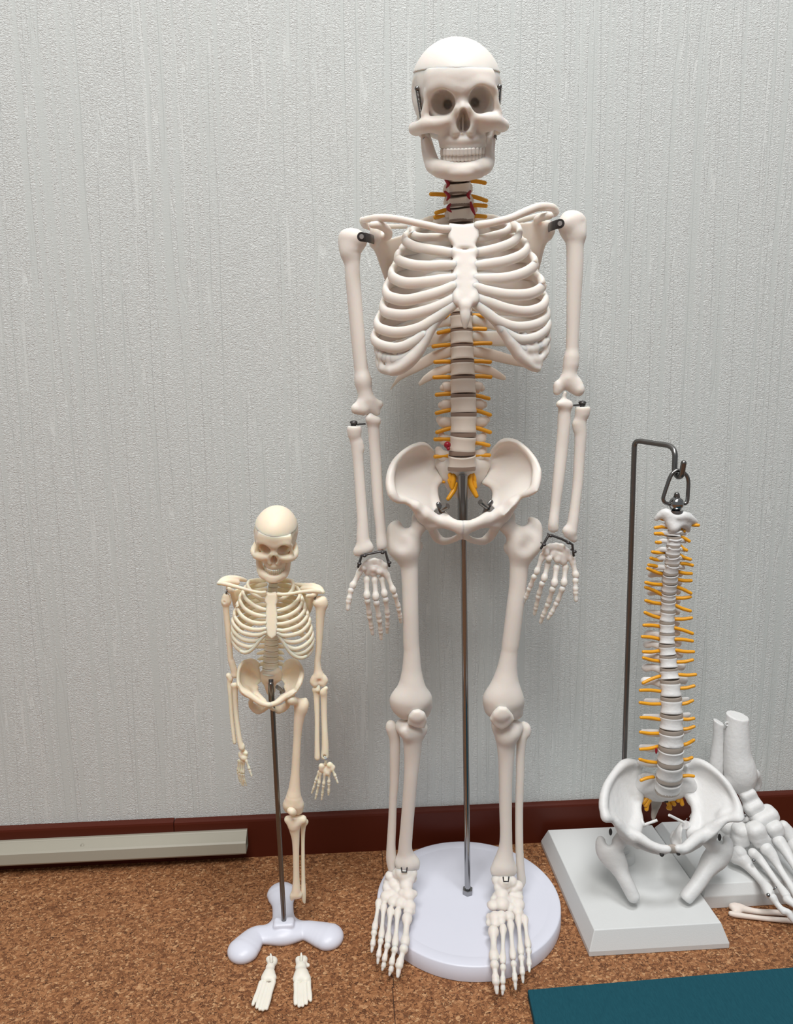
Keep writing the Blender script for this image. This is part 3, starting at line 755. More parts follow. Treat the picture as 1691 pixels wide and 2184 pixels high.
arm([([Z2(150, 392, YA, 13), Z2(175, 405, YA-.002, 17), Z2(200, 420, YA, 14)], 0), ([Z2(105, 395, YA+.002, 13), Z2(100, 430, YA+.002, 12), Z2(118, 490, YA, 12)], .006),
     ([Z2(145, 420, YA, 19), Z2(145, 480, YA, 20), Z2(148, 560, YA, 16.5), Z2(152, 650, YA, 16.2), Z2(165, 800, YA, 15.6), Z2(182, 1000, YA, 15.2), Z2(200, 1180, YA, 14.8), Z2(216, 1290, YA, 15.5)], .008),
     ([P(774, 812, YA, 15), P(778, 835, YA, 16), P(782, 852, YA, 17)], .006), ([P(760, 872, YA-.002, 12), P(775, 874, YA-.003, 12.5)], .006),
     ([P(775, 862, YA, 11), P(792, 862, YA, 11), P(809, 862, YA+.001, 8.5)], .006), ([P(798, 876, YA, 10), P(803, 880, YA, 8)], .005), ([P(787, 862, YA-.0125, 7)]*2, -.005), ([P(789, 874, YA-.012, 5), P(790, 892, YA-.010, 5)], -.002)],
    [(*A(771, 505, .660), rm(9.6, A(770, 505, .663))), P(780, 506.5, .661, 9.6), P(791, 509, .668, 9.4), P(798, 512, .690, 9.2)], None, None,
    [([P(789, 876, YA-.002, 4), P(790, 890, YA-.002, 4.2), P(793, 900, YA, 7)], .003), ([P(795, 902, YA, 13), P(797, 920, YA, 12.5), P(800, 965, YA-.001, 12), P(806, 1066, YA-.006, 12), P(812, 1130, YA-.010, 11), P(814, 1160, YA-.012, 11.5), P(813, 1168, YA-.012, 10)], .004), ([P(815, 1231, YA-.012, 60)]*2, -.0015), ([P(787, 893, YA-.004, 7), P(805, 897, YA-.003, 7)], .005)],
    [([P(755.5, 917, YA-.003, 15), P(755.5, 924, YA-.003, 14)], 0), ([P(755.5, 915, YA-.003, 13), P(757, 935, YA-.003, 11.5), P(762, 965, YA-.003, 12), P(765, 1000, YA-.004, 11.2), P(770, 1066, YA-.007, 11.5), P(773, 1110, YA-.010, 11.8), P(774, 1150, YA-.012, 14), P(776, 1170, YA-.013, 15.5)], .003),
     ([P(767, 945, YA-.002, 6), P(770, 955, YA-.002, 5)], .006), ([P(769, 1176, YA-.013, 11), P(786, 1168, YA-.013, 9)], .006), ([P(763, 1178, YA-.012, 8)]*2, .005), ([P(767, 1246, YA-.013, 62)]*2, -.0015), ([P(755.5, 849, YA-.003, 60)]*2, -.001)],
    (P(748, 906, YA-.003, 2), P(779, 904, YA-.001, 2)))
arm([([Z2(1490, 285, YA, 15), Z2(1475, 315, YA-.003, 16), Z2(1480, 345, YA, 14)], 0), ([Z2(1545, 290, YA+.002, 14), Z2(1575, 300, YA+.002, 9), Z2(1560, 380, YA, 11)], .006),
     ([Z2(1520, 310, YA, 20), Z2(1528, 380, YA, 21), Z2(1533, 450, YA, 18.5), Z2(1533, 600, YA, 17.5), Z2(1526, 800, YA, 15.2), Z2(1520, 1000, YA, 13.6), Z2(1512, 1180, YA, 13.2)], .008),
     ([P(1218, 765, YA, 13.2), P(1215, 790, YA, 15), P(1213, 806, YA, 17)], .006), ([P(1226, 828, YA-.002, 13), P(1233, 832, YA-.003, 13.5)], .006),
     ([P(1190, 820, YA, 9), P(1205, 818, YA, 11), P(1228, 818, YA, 12)], .006), ([P(1190, 832, YA, 9), P(1188, 835, YA, 8.5)], .005), ([P(1209, 818, YA-.0125, 7)]*2, -.005), ([P(1206, 832, YA-.012, 5), P(1204, 852, YA-.010, 5)], -.002)],
    [(*A(1194, 477, .660), rm(9.6, A(1195, 477, .663))), P(1186, 479, .661, 9.6), P(1175, 483, .668, 9.4), P(1169, 486, .690, 9.4)], None, None,
    [([P(1205, 838, YA-.003, 4), P(1202, 850, YA-.002, 4.5), P(1201, 858, YA, 7)], .003), ([P(1204, 868, YA, 13), P(1203, 890, YA, 13.5), P(1201, 925, YA-.001, 13.2), P(1197, 965, YA-.002, 13.2), P(1190, 1030, YA-.006, 12), P(1184, 1080, YA-.009, 10.5), P(1180, 1115, YA-.012, 11), P(1180, 1126, YA-.012, 11)], .004), ([P(1180, 1195, YA-.012, 60)]*2, -.0015), ([P(1193, 862, YA-.004, 7), P(1213, 863, YA-.003, 8)], .005)],
    [([P(1242.5, 874, YA-.003, 15.5), P(1242.5, 881, YA-.003, 14.5)], 0), ([P(1242, 875, YA-.003, 13), P(1238, 898, YA-.003, 12.5), P(1238, 930, YA-.003, 12.5), P(1235, 980, YA-.004, 11.5), P(1232, 1030, YA-.006, 11), P(1226, 1080, YA-.009, 10.8), P(1222, 1110, YA-.011, 11.5), P(1218, 1132, YA-.012, 12.5)], .003),
     ([P(1229, 905, YA-.002, 7), P(1230, 913, YA-.002, 6)], .006), ([P(1207, 1132, YA-.012, 7), P(1218, 1148, YA-.012, 9), P(1223, 1150, YA-.012, 8)], .006), ([P(1182, 1203, YA-.012, 60)]*2, -.0015), ([P(1242.5, 808, YA-.003, 60)]*2, -.001)],
    (P(1248, 863, YA-.003, 2), P(1217, 865, YA-.001, 2)))

# ---- hands
def hand(parent, zf, carp, fingers, scale, name='hand', h=.00055, mt=None, Yp=.662):
    """carp: list of (u,v,dY,r px); fingers: list of list of joints (u,v,dY) ; radii r px"""
    mt = mt or BONE
    S = SDF()
    for u, v, dY, r in carp: p = zf(u, v, Yp+dY, r); S.el(p[:3], (p[3], p[3]*.85, p[3]), k=.0019)
    for fg in fingers:
        a, b = zf(*fg['mc'][0][:2], Yp+fg['mc'][0][2], 1), zf(*fg['mc'][1][:2], Yp+fg['mc'][1][2], 1)
        r = a[3]*fg['r']
        S.ch(phal(a, b, r*1.0, r*.78, r*1.06), k=.001, n=3)
    hd = S.build(name, mt, parent, h)
    for fg in fingers:
        S = SDF(); r0 = fg['r']
        for i, (p, q) in enumerate(fg['ph']):
            a, b = zf(p[0], p[1], Yp+p[2], 1), zf(q[0], q[1], Yp+q[2], 1)
            r = a[3]*r0*(1-.09*(i+1)); tip = i == len(fg['ph'])-1
            S.ch(phal(a, b, r*1.04, r*.8, r*(.78 if tip else .96)), k=.0003, n=3)
        S.build('finger', mt, hd, h)
    return hd
HL = zoom(730, 1160, 10.4)
carpL = [(500, 470, 0, 8), (600, 420, .001, 9), (710, 400, .001, 9), (830, 430, .001, 9), (930, 490, -.001, 8), (470, 540, -.003, 7), (560, 620, 0, 8), (690, 640, 0, 9), (700, 560, -.003, 7), (830, 620, -.004, 6.5), (900, 600, -.001, 9), (950, 640, -.002, 7), (600, 540, 0, 10), (780, 560, 0, 10), (420, 560, -.002, 6.5)]
fL = [dict(r=7.4, mc=((400, 590, -.003), (215, 960, -.008)), ph=[((195, 1010, -.009), (150, 1225, -.011)), ((140, 1250, -.011), (125, 1455, -.012))]),
      dict(r=7.2, mc=((540, 740, 0), (545, 1190, -.006)), ph=[((550, 1225, -.006), (598, 1560, 0)), ((600, 1595, 0), (640, 1805, .004)), ((640, 1830, .004), (672, 2000, .006))]),
      dict(r=7.4, mc=((715, 750, 0), (745, 1215, -.006)), ph=[((750, 1265, -.006), (815, 1640, 0)), ((820, 1675, 0), (848, 1900, .005)), ((850, 1925, .005), (862, 2110, .008))]),
      dict(r=7.0, mc=((870, 730, 0), (942, 1145, -.005)), ph=[((955, 1195, -.005), (1000, 1555, .001)), ((1002, 1585, .001), (1002, 1790, .006)), ((1002, 1810, .006), (1000, 1970, .010))]),
      dict(r=6.6, mc=((975, 640, -.002), (1140, 1060, -.004)), ph=[((1155, 1110, -.003), (1245, 1400, .002)), ((1245, 1430, .002), (1278, 1590, .006)), ((1280, 1610, .006), (1297, 1735, .009))])]
hand(sk, HL, carpL, fL, 1)
HR = zoom(1100, 1120, 9.925)
carpR = [(640, 510, -.001, 9), (740, 470, .001, 9), (850, 460, .001, 9.5), (960, 480, .001, 9.5), (1060, 560, 0, 9), (650, 590, -.004, 6.5), (700, 710, -.004, 7.5), (800, 620, 0, 10), (900, 660, 0, 10), (880, 730, -.002, 8), (1000, 760, -.001, 9), (1180, 710, -.003, 8), (1100, 640, -.001, 8.5), (570, 640, -.001, 7), (1020, 670, 0, 9)]
fR = [dict(r=7.2, mc=((1195, 740, -.003), (1275, 1090, -.007)), ph=[((1262, 1150, -.008), (1262, 1380, -.010)), ((1262, 1410, -.010), (1275, 1600, -.011))]),
      dict(r=7.2, mc=((1055, 850, 0), (1015, 1260, -.006)), ph=[((995, 1320, -.006), (880, 1610, -.002)), ((865, 1645, -.002), (765, 1840, 0)), ((750, 1860, 0), (680, 1975, .001))]),
      dict(r=7.4, mc=((865, 850, 0), (810, 1270, -.006)), ph=[((785, 1325, -.006), (695, 1635, 0)), ((680, 1670, 0), (592, 1880, .004)), ((580, 1905, .004), (520, 2060, .007))]),
      dict(r=7.0, mc=((690, 780, 0), (590, 1160, -.004)), ph=[((560, 1215, -.004), (490, 1460, .001)), ((480, 1495, .001), (432, 1715, .006)), ((425, 1740, .006), (395, 1890, .009))]),
      dict(r=6.6, mc=((560, 660, -.001), (435, 1010, -.003)), ph=[((395, 1070, -.003), (305, 1300, .002)), ((290, 1335, .002), (232, 1495, .006)), ((222, 1515, .006), (160, 1650, .009))])]
hand(sk, HR, carpR, fR, 1)
for zf, pts, scr in ((HL, [(350, 510), (378, 430), (425, 262), (495, 240), (880, 160), (955, 165), (1040, 490)], [(490, 262), (890, 190), (378, 440), (1040, 415)]),
                     (HR, [(533, 490), (580, 410), (690, 215), (750, 215), (960, 290), (1150, 385), (1195, 410), (1222, 645)], [(735, 225), (1110, 370), (595, 415), (1240, 560)])):
    q = [zf(u, v, .654, 2.7) for u, v in pts]
    w = MB().tube(q, seg=8, ratio=1.4).build('wrist_bracket', GUN, sk)
    for u, v in scr:
        a = zf(u, v, .651, 5); MB().ball(a[:3], (a[3], a[3], a[3]*.75), 12, 8).cyl(a[:3], a[:3]+np.array([0, .010, 0]), a[3]*.4, seg=8).build('screw', GUN, w)

# ---- pelvis
LB = [(560, 285), (520, 212), (450, 152), (390, 132), (300, 160), (190, 235), (100, 335), (55, 450), (42, 560), (60, 660), (110, 725), (200, 738), (330, 795), (430, 900), (520, 860), (540, 760), (522, 650), (545, 570), (600, 530)]
LY = [.720, .712, .704, .699, .690, .680, .672, .664, .658, .654, .654, .658, .661, .664, .672, .682, .692, .702, .712]
LI = [(300, 400, .702), (420, 400, .712), (400, 550, .696), (220, 480, .690), (480, 300, .716), (300, 650, .675)]
hip(sk, Z8, dict(k=.0045,
    plates=[([(u, v, y) for (u, v), y in zip(LB, LY)], .0022, LI, 3)],
    chains=[[(545, 270, .718, 3), (450, 155, .706, 4), (390, 135, .700, 4.5), (300, 162, .692, 5), (190, 238, .681, 6), (103, 337, .672, 7), (66, 450, .663, 9), (60, 560, .657, 10), (85, 665, .652, 10), (140, 728, .653, 7), (230, 742, .659, 6), (330, 792, .660, 9)],
            [(590, 515, .712, 6), (545, 580, .702, 6), (532, 660, .692, 8), (548, 760, .680, 9), (600, 860, .668, 9), (690, 948, .659, 8.5), (780, 992, .655, 8), (818, 1000, .654, 8)],
            [(330, 800, .662, 9), (410, 890, .666, 16), (480, 960, .670, 15)],
            [(450, 880, .664, 12), (560, 940, .662, 10), (700, 985, .657, 8), (812, 1020, .655, 8)],
            [(480, 990, .668, 9), (560, 1000, .664, 6.5), (640, 995, .661, 6.5), (730, 1025, .657, 6), (812, 1055, .655, 7)],
            [(817, 1000, .654, 8.5), (815, 1060, .656, 8), (812, 1110, .660, 6)],
            [(490, 1000, .674, 10), (515, 1060, .682, 10), (560, 1130, .687, 10), (620, 1165, .684, 8.5), (690, 1160, .676, 7), (755, 1135, .668, 7), (808, 1105, .661, 6)]],
    balls=[((420, 910, .676), (20, 17, 20))]), BONE, .0009)
RB = [(1098, 285), (1150, 190), (1230, 112), (1310, 88), (1400, 112), (1500, 195), (1580, 295), (1628, 400), (1628, 490), (1600, 625), (1520, 665), (1440, 690), (1370, 760), (1240, 890), (1150, 840), (1180, 720), (1188, 620), (1140, 570), (1042, 545)]
RI = [(1380, 360, .702), (1260, 360, .712), (1270, 520, .696), (1470, 440, .690), (1190, 300, .716), (1400, 600, .675)]
hip(sk, Z8, dict(k=.0045,
    plates=[([(u, v, y) for (u, v), y in zip(RB, LY)], .0022, RI, 3)],
    chains=[[(1110, 265, .718, 3), (1232, 116, .706, 4), (1310, 92, .700, 4.5), (1400, 116, .692, 5), (1498, 198, .681, 6), (1575, 298, .672, 7), (1610, 400, .663, 9), (1610, 490, .657, 10), (1585, 600, .652, 9), (1520, 655, .653, 7), (1440, 690, .659, 6), (1360, 765, .660, 9)],
            [(1050, 530, .712, 6), (1130, 580, .702, 6), (1180, 640, .692, 8), (1175, 740, .680, 9), (1120, 850, .668, 9), (1030, 935, .659, 8.5), (920, 985, .655, 8), (840, 1000, .654, 8)],
            [(1360, 770, .662, 9), (1270, 870, .666, 16), (1190, 950, .670, 15)],
            [(1210, 870, .664, 12), (1110, 935, .662, 10), (960, 985, .657, 8), (844, 1020, .655, 8)],
            [(1190, 985, .668, 9), (1110, 995, .664, 6.5), (1020, 995, .661, 6.5), (930, 1035, .657, 6), (844, 1062, .655, 7)],
            [(840, 1000, .654, 8.5), (842, 1060, .656, 8), (846, 1110, .660, 6)],
            [(1180, 1000, .674, 10), (1150, 1070, .682, 10), (1100, 1130, .687, 10), (1045, 1165, .684, 8.5), (975, 1165, .676, 7), (910, 1145, .668, 7), (850, 1108, .661, 6)]],
    balls=[((1250, 900, .676), (20, 17, 20))]), BONE, .0009)
# sacrum
S = SDF()
S.poly([Z8(*q) for q in ((552, 290, .715), (660, 290, .708), (980, 290, .708), (1102, 290, .715), (1085, 450, .713), (1035, 535, .714), (1000, 600, .718), (920, 690, .724), (830, 730, .728), (740, 690, .724), (660, 610, .718), (612, 525, .714), (580, 450, .713))], .004, .003, extra=[Z8(830, 400, .704), Z8(830, 500, .708)], k=.003)
S.ch([Z8(820, 330, .700, 30), Z8(820, 400, .703, 28)], k=.004, flat=((0, 1, 0), .7))
S.ch([Z8(700, 360, .706, 12), Z8(600, 340, .713, 12)], k=.006).ch([Z8(950, 360, .706, 12), Z8(1060, 340, .713, 12)], k=.006)
S.ch([Z8(830, 640, .722, 14), Z8(830, 720, .724, 8), Z8(826, 780, .718, 4)], k=.004)
sa = S.build('sacrum', BONE, sk, .0009)
for pts in ([(700, 465, .700, 6), (710, 520, .699, 5.5), (745, 600, .698, 5.5), (700, 680, .695, 5), (675, 715, .694, 4.5)], [(735, 470, .698, 6), (730, 540, .697, 5.5), (720, 600, .697, 4.5)], [(690, 520, .700, 5), (715, 590, .699, 5)], [(755, 560, .698, 5), (735, 630, .697, 5)],
            [(930, 460, .700, 6), (950, 500, .699, 5), (955, 540, .699, 4.5)], [(905, 470, .698, 6), (910, 560, .697, 6), (945, 630, .696, 6), (975, 685, .694, 4.8)], [(950, 530, .699, 5), (960, 590, .698, 5)], [(600, 535, .712, 3.5), (630, 538, .708, 3)]):
    MB().tube([Z8(*q) for q in pts], seg=10, n=4).build('nerve_root', YEL, sa)
# hip bolts with wing nuts
for c, t, w0, w1 in (((602, 836), (672, 790), (572, 775), (626, 888)), ((1090, 806), (1014, 748), (1130, 752), (1062, 866))):
    mb = MB(); a, b = Z8(*c, .664, 6), Z8(*t, .658, 6); mb.cyl(a, b, a[3], seg=16).cyl(Z8(1.6*c[0]-.6*t[0], 1.6*c[1]-.6*t[1], .668, 6), a, a[3]*1.7, seg=6)
    mb.tube([Z8(*w0, .664, 5.5), Z8(*c, .663, 7), Z8(*w1, .664, 5.5)], ratio=.6, seg=12).build('hip_bolt', STEEL, sk, auto=True)

# ---- legs
Z5 = zoom(780, 1350, 3.843); Z6 = zoom(760, 1740, 3.676)
Yh, Yk = .674, .674
def leg(fem, pat, tib, fib):
    for nm, cs, h in (('thigh_bone', fem, .00095), ('shin_bone', tib, .0009), ('calf_bone', fib, .0008)):
        S = SDF()
        for c, k in cs: S.ch(c, k=abs(k), op='s' if k < 0 else 'u', n=10)
        S.build(nm, BONE, sk, h, smooth=4)
    S = SDF(); S.poly([P(x, y, Y) for x, y, Y in pat[0]], .0036, .0030, k=.001, deg=1); c = P(*pat[1]); S.el(c[:3], (c[3], c[3]*.42, c[3]*.8), k=.004)
    S.build('kneecap', BONE, sk, .0007, smooth=14)
leg([([Z4(575, 845, .672, 15), Z4(545, 880, .674, 13.5), Z4(500, 930, .676, 16), Z4(470, 990, .677, 22)], .004), ([Z4(548, 778, .677, 6), Z4(530, 800, .677, 9), Z4(525, 850, .675, 12)], .006),
     ([Z4(400, 858, .680, 9), Z4(385, 885, .680, 14), Z4(385, 940, .679, 16), Z4(395, 1000, .677, 17)], .006), ([Z4(430, 900, .678, 15), Z4(455, 950, .677, 22), Z4(450, 1010, .676, 26)], .008),
     ([Z4(455, 980, .677, 25), Z4(470, 1040, .676, 21), Z4(483, 1120, .676, 19), Z4(488, 1250, .675, 17.5), Z4(491, 1400, .674, 17), Z4(495, 1600, .674, 17), P(878, 1390, .674, 17.5), P(878, 1430, .674, 21), P(878, 1465, .674, 28), P(877, 1488, .674, 31)], .010),
     ([Z4(552, 985, .684, 6), Z4(552, 1005, .684, 6)], .006), ([Z4(462, 845, .672, 9), Z4(475, 862, .690, 9)], -.004), ([Z4(400, 960, .6605, 7), Z4(430, 985, .6600, 7)], -.010),
     ([P(848, 1495, .678, 15), P(850, 1508, .676, 14), P(858, 1518, .674, 13)], .010), ([P(906, 1490, .680, 14), P(908, 1505, .680, 14), P(902, 1520, .680, 14)], .010), ([P(862, 1492, .672, 20), P(890, 1492, .673, 20)], .012), ([P(868, 1512, .670, 13), P(872, 1520, .672, 12)], .008)],
    ([(868, 1543, .663), (871, 1526, .660), (880, 1515, .658), (894, 1513, .658), (906, 1519, .660), (911, 1533, .662), (906, 1553, .664), (888, 1551, .664)], (890, 1530, .657, 13)),
    [([P(858, 1548, .678, 15), P(880, 1550, .676, 18), P(896, 1552, .680, 15)], .008), ([P(864, 1558, .668, 13), P(868, 1566, .667, 10)], .008),
     ([P(880, 1560, .677, 24), P(880, 1585, .677, 20), P(879, 1620, .677, 17), P(876, 1660, .677, 15), P(871, 1720, .679, 14), P(866, 1780, .682, 14), P(864, 1810, .684, 15), P(866, 1832, .686, 19)], .008),
     ([P(856, 1842, .684, 12), P(868, 1842, .683, 14), P(880, 1840, .684, 11)], .008), ([P(886, 1842, .686, 8), P(889, 1850, .687, 6)], .006)],
    [([P(835, 1552, .684, 12), P(840, 1560, .684, 10)], .0), ([P(833, 1545, .684, 9), P(838, 1562, .684, 12), P(842, 1580, .684, 11.5), P(842, 1610, .684, 11), P(841, 1660, .685, 10), P(838, 1710, .686, 8.5), P(836, 1760, .688, 9), P(834, 1800, .689, 9.5), P(834, 1830, .690, 11), P(836, 1850, .690, 9.5), P(837, 1862, .690, 5.5)], .003)])
leg([([Z4(1070, 840, .672, 15), Z4(1100, 880, .674, 14), Z4(1150, 925, .676, 16), Z4(1185, 985, .677, 22)], .004), ([Z4(1118, 775, .677, 7), Z4(1125, 805, .677, 10), Z4(1110, 850, .675, 13)], .006),
     ([Z4(1250, 825, .680, 6), Z4(1275, 860, .680, 14), Z4(1282, 910, .679, 15), Z4(1270, 980, .677, 17)], .006), ([Z4(1205, 890, .678, 15), Z4(1200, 940, .677, 23), Z4(1205, 1000, .676, 27)], .008),
     ([Z4(1200, 980, .677, 26), Z4(1188, 1040, .676, 22), Z4(1178, 1110, .676, 20), Z4(1168, 1250, .675, 18.5), Z4(1150, 1400, .674, 18.5), Z4(1125, 1600, .674, 18.5), P(1086, 1392, .674, 18), P(1081, 1430, .674, 22), P(1077, 1465, .674, 30), P(1076, 1488, .674, 32)], .010),
     ([Z4(1100, 1000, .684, 7), Z4(1105, 1015, .684, 7)], .006), ([Z4(1205, 832, .672, 9), Z4(1195, 850, .690, 9)], -.004), ([Z4(1250, 975, .6605, 7), Z4(1225, 1005, .6600, 7)], -.010),
     ([P(1048, 1496, .678, 16), P(1048, 1512, .678, 15)], .010), ([P(1100, 1500, .678, 16), P(1100, 1518, .678, 16)], .010), ([P(1062, 1490, .672, 23), P(1086, 1490, .672, 23)], .012), ([P(1060, 1515, .671, 15), P(1090, 1520, .671, 14)], .008)],
    ([(1043, 1533, .660), (1052, 1517, .658), (1064, 1507, .656), (1080, 1508, .656), (1094, 1524, .658), (1097, 1533, .660), (1082, 1549, .661), (1069, 1556, .662), (1054, 1549, .661)], (1069, 1526, .655, 15)),
    [([P(1062, 1545, .678, 14), P(1082, 1548, .676, 18), P(1102, 1550, .680, 13)], .008), ([P(1090, 1562, .672, 14), P(1080, 1572, .670, 13)], .008),
     ([P(1080, 1562, .677, 26), P(1079, 1588, .677, 20), P(1079, 1620, .676, 16.5), P(1078, 1660, .675, 14.5), P(1078, 1720, .674, 13.5), P(1079, 1780, .673, 13), P(1078, 1810, .673, 15), P(1075, 1838, .673, 21)], .008),
     ([P(1063, 1854, .671, 13), P(1076, 1855, .670, 15), P(1090, 1856, .671, 12)], .008), ([P(1054, 1858, .672, 7), P(1054, 1864, .672, 6)], .006)],
    [([P(1120, 1552, .684, 10), P(1122, 1562, .684, 8)], 0), ([P(1116, 1545, .684, 7), P(1120, 1558, .684, 12), P(1113, 1575, .683, 11), P(1110, 1610, .682, 9.3), P(1109, 1660, .681, 9), P(1107, 1720, .680, 8.5), P(1107, 1780, .678, 8.5), P(1108, 1820, .677, 8.5), P(1110, 1855, .676, 9), P(1112, 1878, .676, 9.5), P(1111, 1888, .676, 6.5)], .003)])

# ---- feet
def foot(tars, mts, toes, r, clip):
    S = SDF()
    for q in tars: p = PF(*q); S.el(p[:3], (p[3], p[3]*1.05, p[3]*.8), k=.0015)
    for a, b, rr in mts:
        a, b = PF(*a), PF(*b); x = rm(rr, a); S.ch(phal(a, b, x*1.2, x*.72, x*1.05), k=.001, n=3)
    ft = S.build('foot', BONE, sk, .0006)
    for seq, rr in toes:
        S = SDF()
        for i in range(len(seq)-1):
            a, b = PF(*seq[i]), PF(*seq[i+1]); x = rm(rr, a)*(1-.1*i); last = i == len(seq)-2
            S.ch(phal(a, b, x*1.05, x*.68, x*(.5 if last else .88)), k=.0003, n=3)
        S.build('toe', BONE, ft, .0005)
    p = clip
    MB().tube([P(p[0]-6, p[1]-6, p[2], 1.6), P(p[0]-5, p[1]+3, p[2], 1.6), P(p[0]+5, p[1]+3, p[2], 1.6), P(p[0]+6, p[1]-6, p[2], 1.6)], seg=8).build('ankle_clip', GUN, ft)
Z9 = lambda u, v: (780+u/6.823, 1780+v/6.825)
ZA = lambda u, v: (1020+u/6.423, 1780+v/6.424)
TL = [(560, 540, .050, 20), (640, 560, .048, 16), (600, 640, .045, 17), (590, 740, .042, 14), (360, 600, .043, 12), (350, 700, .036, 14), (310, 760, .036, 10),
      (620, 880, .038, 15), (700, 860, .038, 8), (540, 860, .038, 10), (300, 900, .033, 13), (370, 880, .034, 12), (400, 980, .033, 12), (510, 1000, .034, 13), (570, 970, .034, 9), (640, 1040, .033, 13), (620, 1120, .032, 11), (460, 920, .034, 11), (280, 960, .031, 8), (670, 1120, .030, 8), (440, 640, .040, 14), (420, 720, .038, 15), (470, 800, .037, 12), (480, 560, .047, 14), (680, 640, .040, 10), (330, 800, .034, 12)]
foot([(*Z9(u, v), z, r) for u, v, z, r in TL],
     [((*Z9(605, 1180), .031), (*Z9(570, 1600), .0255), 9.5), ((*Z9(470, 1080), .032), (*Z9(425, 1630), .0245), 6.8), ((*Z9(365, 1070), .031), (*Z9(320, 1575), .0245), 6.8), ((*Z9(265, 1010), .030), (*Z9(225, 1510), .0240), 6.4), ((*Z9(195, 950), .029), (*Z9(125, 1390), .0235), 6.4)],
     [([(*Z9(560, 1640), .0245), (*Z9(490, 1880), .017), (*Z9(465, 2070), .010)], 9.3), ([(*Z9(425, 1655), .024), (*Z9(380, 1850), .017), (*Z9(370, 1960), .012), (*Z9(342, 2050), .008)], 7), ([(*Z9(318, 1600), .024), (*Z9(275, 1800), .017), (*Z9(262, 1900), .012), (*Z9(238, 1975), .009)], 6.6), ([(*Z9(220, 1535), .0235), (*Z9(190, 1740), .017), (*Z9(172, 1880), .011)], 6.4), ([(*Z9(122, 1415), .023), (*Z9(105, 1580), .018), (*Z9(85, 1710), .013)], 6.6)],
     1, (862, 1857, .672))
TR = [(270, 620, .046, 14), (360, 650, .047, 16), (440, 640, .046, 14), (280, 720, .043, 11), (400, 730, .042, 10), (320, 820, .040, 15), (250, 840, .038, 9), (520, 780, .036, 14), (480, 740, .040, 12), (540, 700, .042, 12),
      (320, 950, .037, 16), (200, 970, .036, 12), (160, 960, .035, 7), (540, 860, .035, 12), (540, 960, .034, 15), (440, 1000, .034, 11), (230, 1130, .034, 13), (160, 1130, .032, 9), (320, 1110, .035, 11), (420, 1120, .033, 12), (540, 1060, .032, 11), (230, 1210, .032, 11), (320, 1180, .033, 8), (450, 900, .036, 10), (390, 900, .037, 10), (220, 890, .037, 9), (580, 1080, .030, 7), (150, 1210, .030, 8), (470, 840, .036, 10)]
foot([(*ZA(u, v), z, r) for u, v, z, r in TR],
     [((*ZA(205, 1290), .031), (*ZA(215, 1710), .0255), 10), ((*ZA(340, 1240), .032), (*ZA(335, 1760), .0245), 6.6), ((*ZA(440, 1190), .031), (*ZA(475, 1700), .0245), 6.8), ((*ZA(545, 1110), .030), (*ZA(585, 1640), .0243), 6.6), ((*ZA(630, 1120), .029), (*ZA(685, 1545), .0242), 6.6)],
     [([(*ZA(220, 1760), .0248), (*ZA(238, 1990), .018), (*ZA(255, 2175), .010)], 9.2), ([(*ZA(340, 1800), .0242), (*ZA(335, 2000), .017), (*ZA(338, 2100), .012), (*ZA(330, 2195), .008)], 6.6), ([(*ZA(482, 1750), .0242), (*ZA(500, 1960), .018), (*ZA(512, 2125), .011)], 6.6), ([(*ZA(588, 1670), .024), (*ZA(602, 1870), .0205), (*ZA(612, 2030), .013)], 6.6), ([(*ZA(688, 1575), .0240), (*ZA(695, 1760), .0210), (*ZA(698, 1880), .0180)], 6.4)],
     1, (1079, 1877, .651))

# ================================================================== SMALL CREAM SKELETON ON THE TRIPOD BASE
ZA5 = zoom(450, 1060, 5.748); ZB = zoom(450, 1400, 5.748); ZC = zoom(450, 1700, 4.5131)
hub = fl(605, 1963, .018)
ss = thing('skeleton_model', 'small cream skeleton with one leg, on a white three-lobed base at the left', 'skeleton', (hub[0], hub[1], 0))
CZ = lambda u, v, z: fl(450+u/4.5131, 1700+v/4.5131, z)
S = SDF()
for e, mid in (((315, 1470), (430, 1340)), ((1125, 1345), (930, 1285)), ((680, 935), (690, 1030))):
    a = CZ(*e, .004); m1 = CZ(*mid, .004)
    S.ch([[hub[0], hub[1]+.002, .004, .0120], [(hub[0]*.5+m1[0]*.5), hub[1]*.5+m1[1]*.5, .004, .0112], [m1[0], m1[1], .004, .0115], [a[0], a[1], .004, .0158]], k=.009, n=6, flat=((0, 0, 1), .6))
S.el((hub[0], hub[1]+.003, .004), (.014, .012, .0085), k=.006)
S.bx((hub[0], hub[1]+.001, .0136), (.0105, .0068, .0035), .003, k=.0015)
S.half((0, 0, -1), 0)
S.build('tripod_base', LILAC, ss, .0008)
YR = .660
top = A(578, 1450, YR); bot = np.array([*fl(605.3, 1958, .0195)])
q = bot+(top-bot)*.985
MB().cyl(bot-np.array([0, 0, .002]), q, .0024, seg=24).build('support_rod', STEEL, ss, auto=True)
a, b = ZB(735, 340, YR-.001, 6.8), ZB(742, 545, YR-.001, 6.8)
MB().cyl(a, b, a[3]*.96, seg=24).ball(a[:3], a[3]*.93).build('rod_sleeve', STEEL, ss, auto=True)
MB().cyl(ZB(735, 282, YR+.001)[:3], a, rm(5.2, a), seg=20).build('rod_tip', GUN, ss, auto=True)

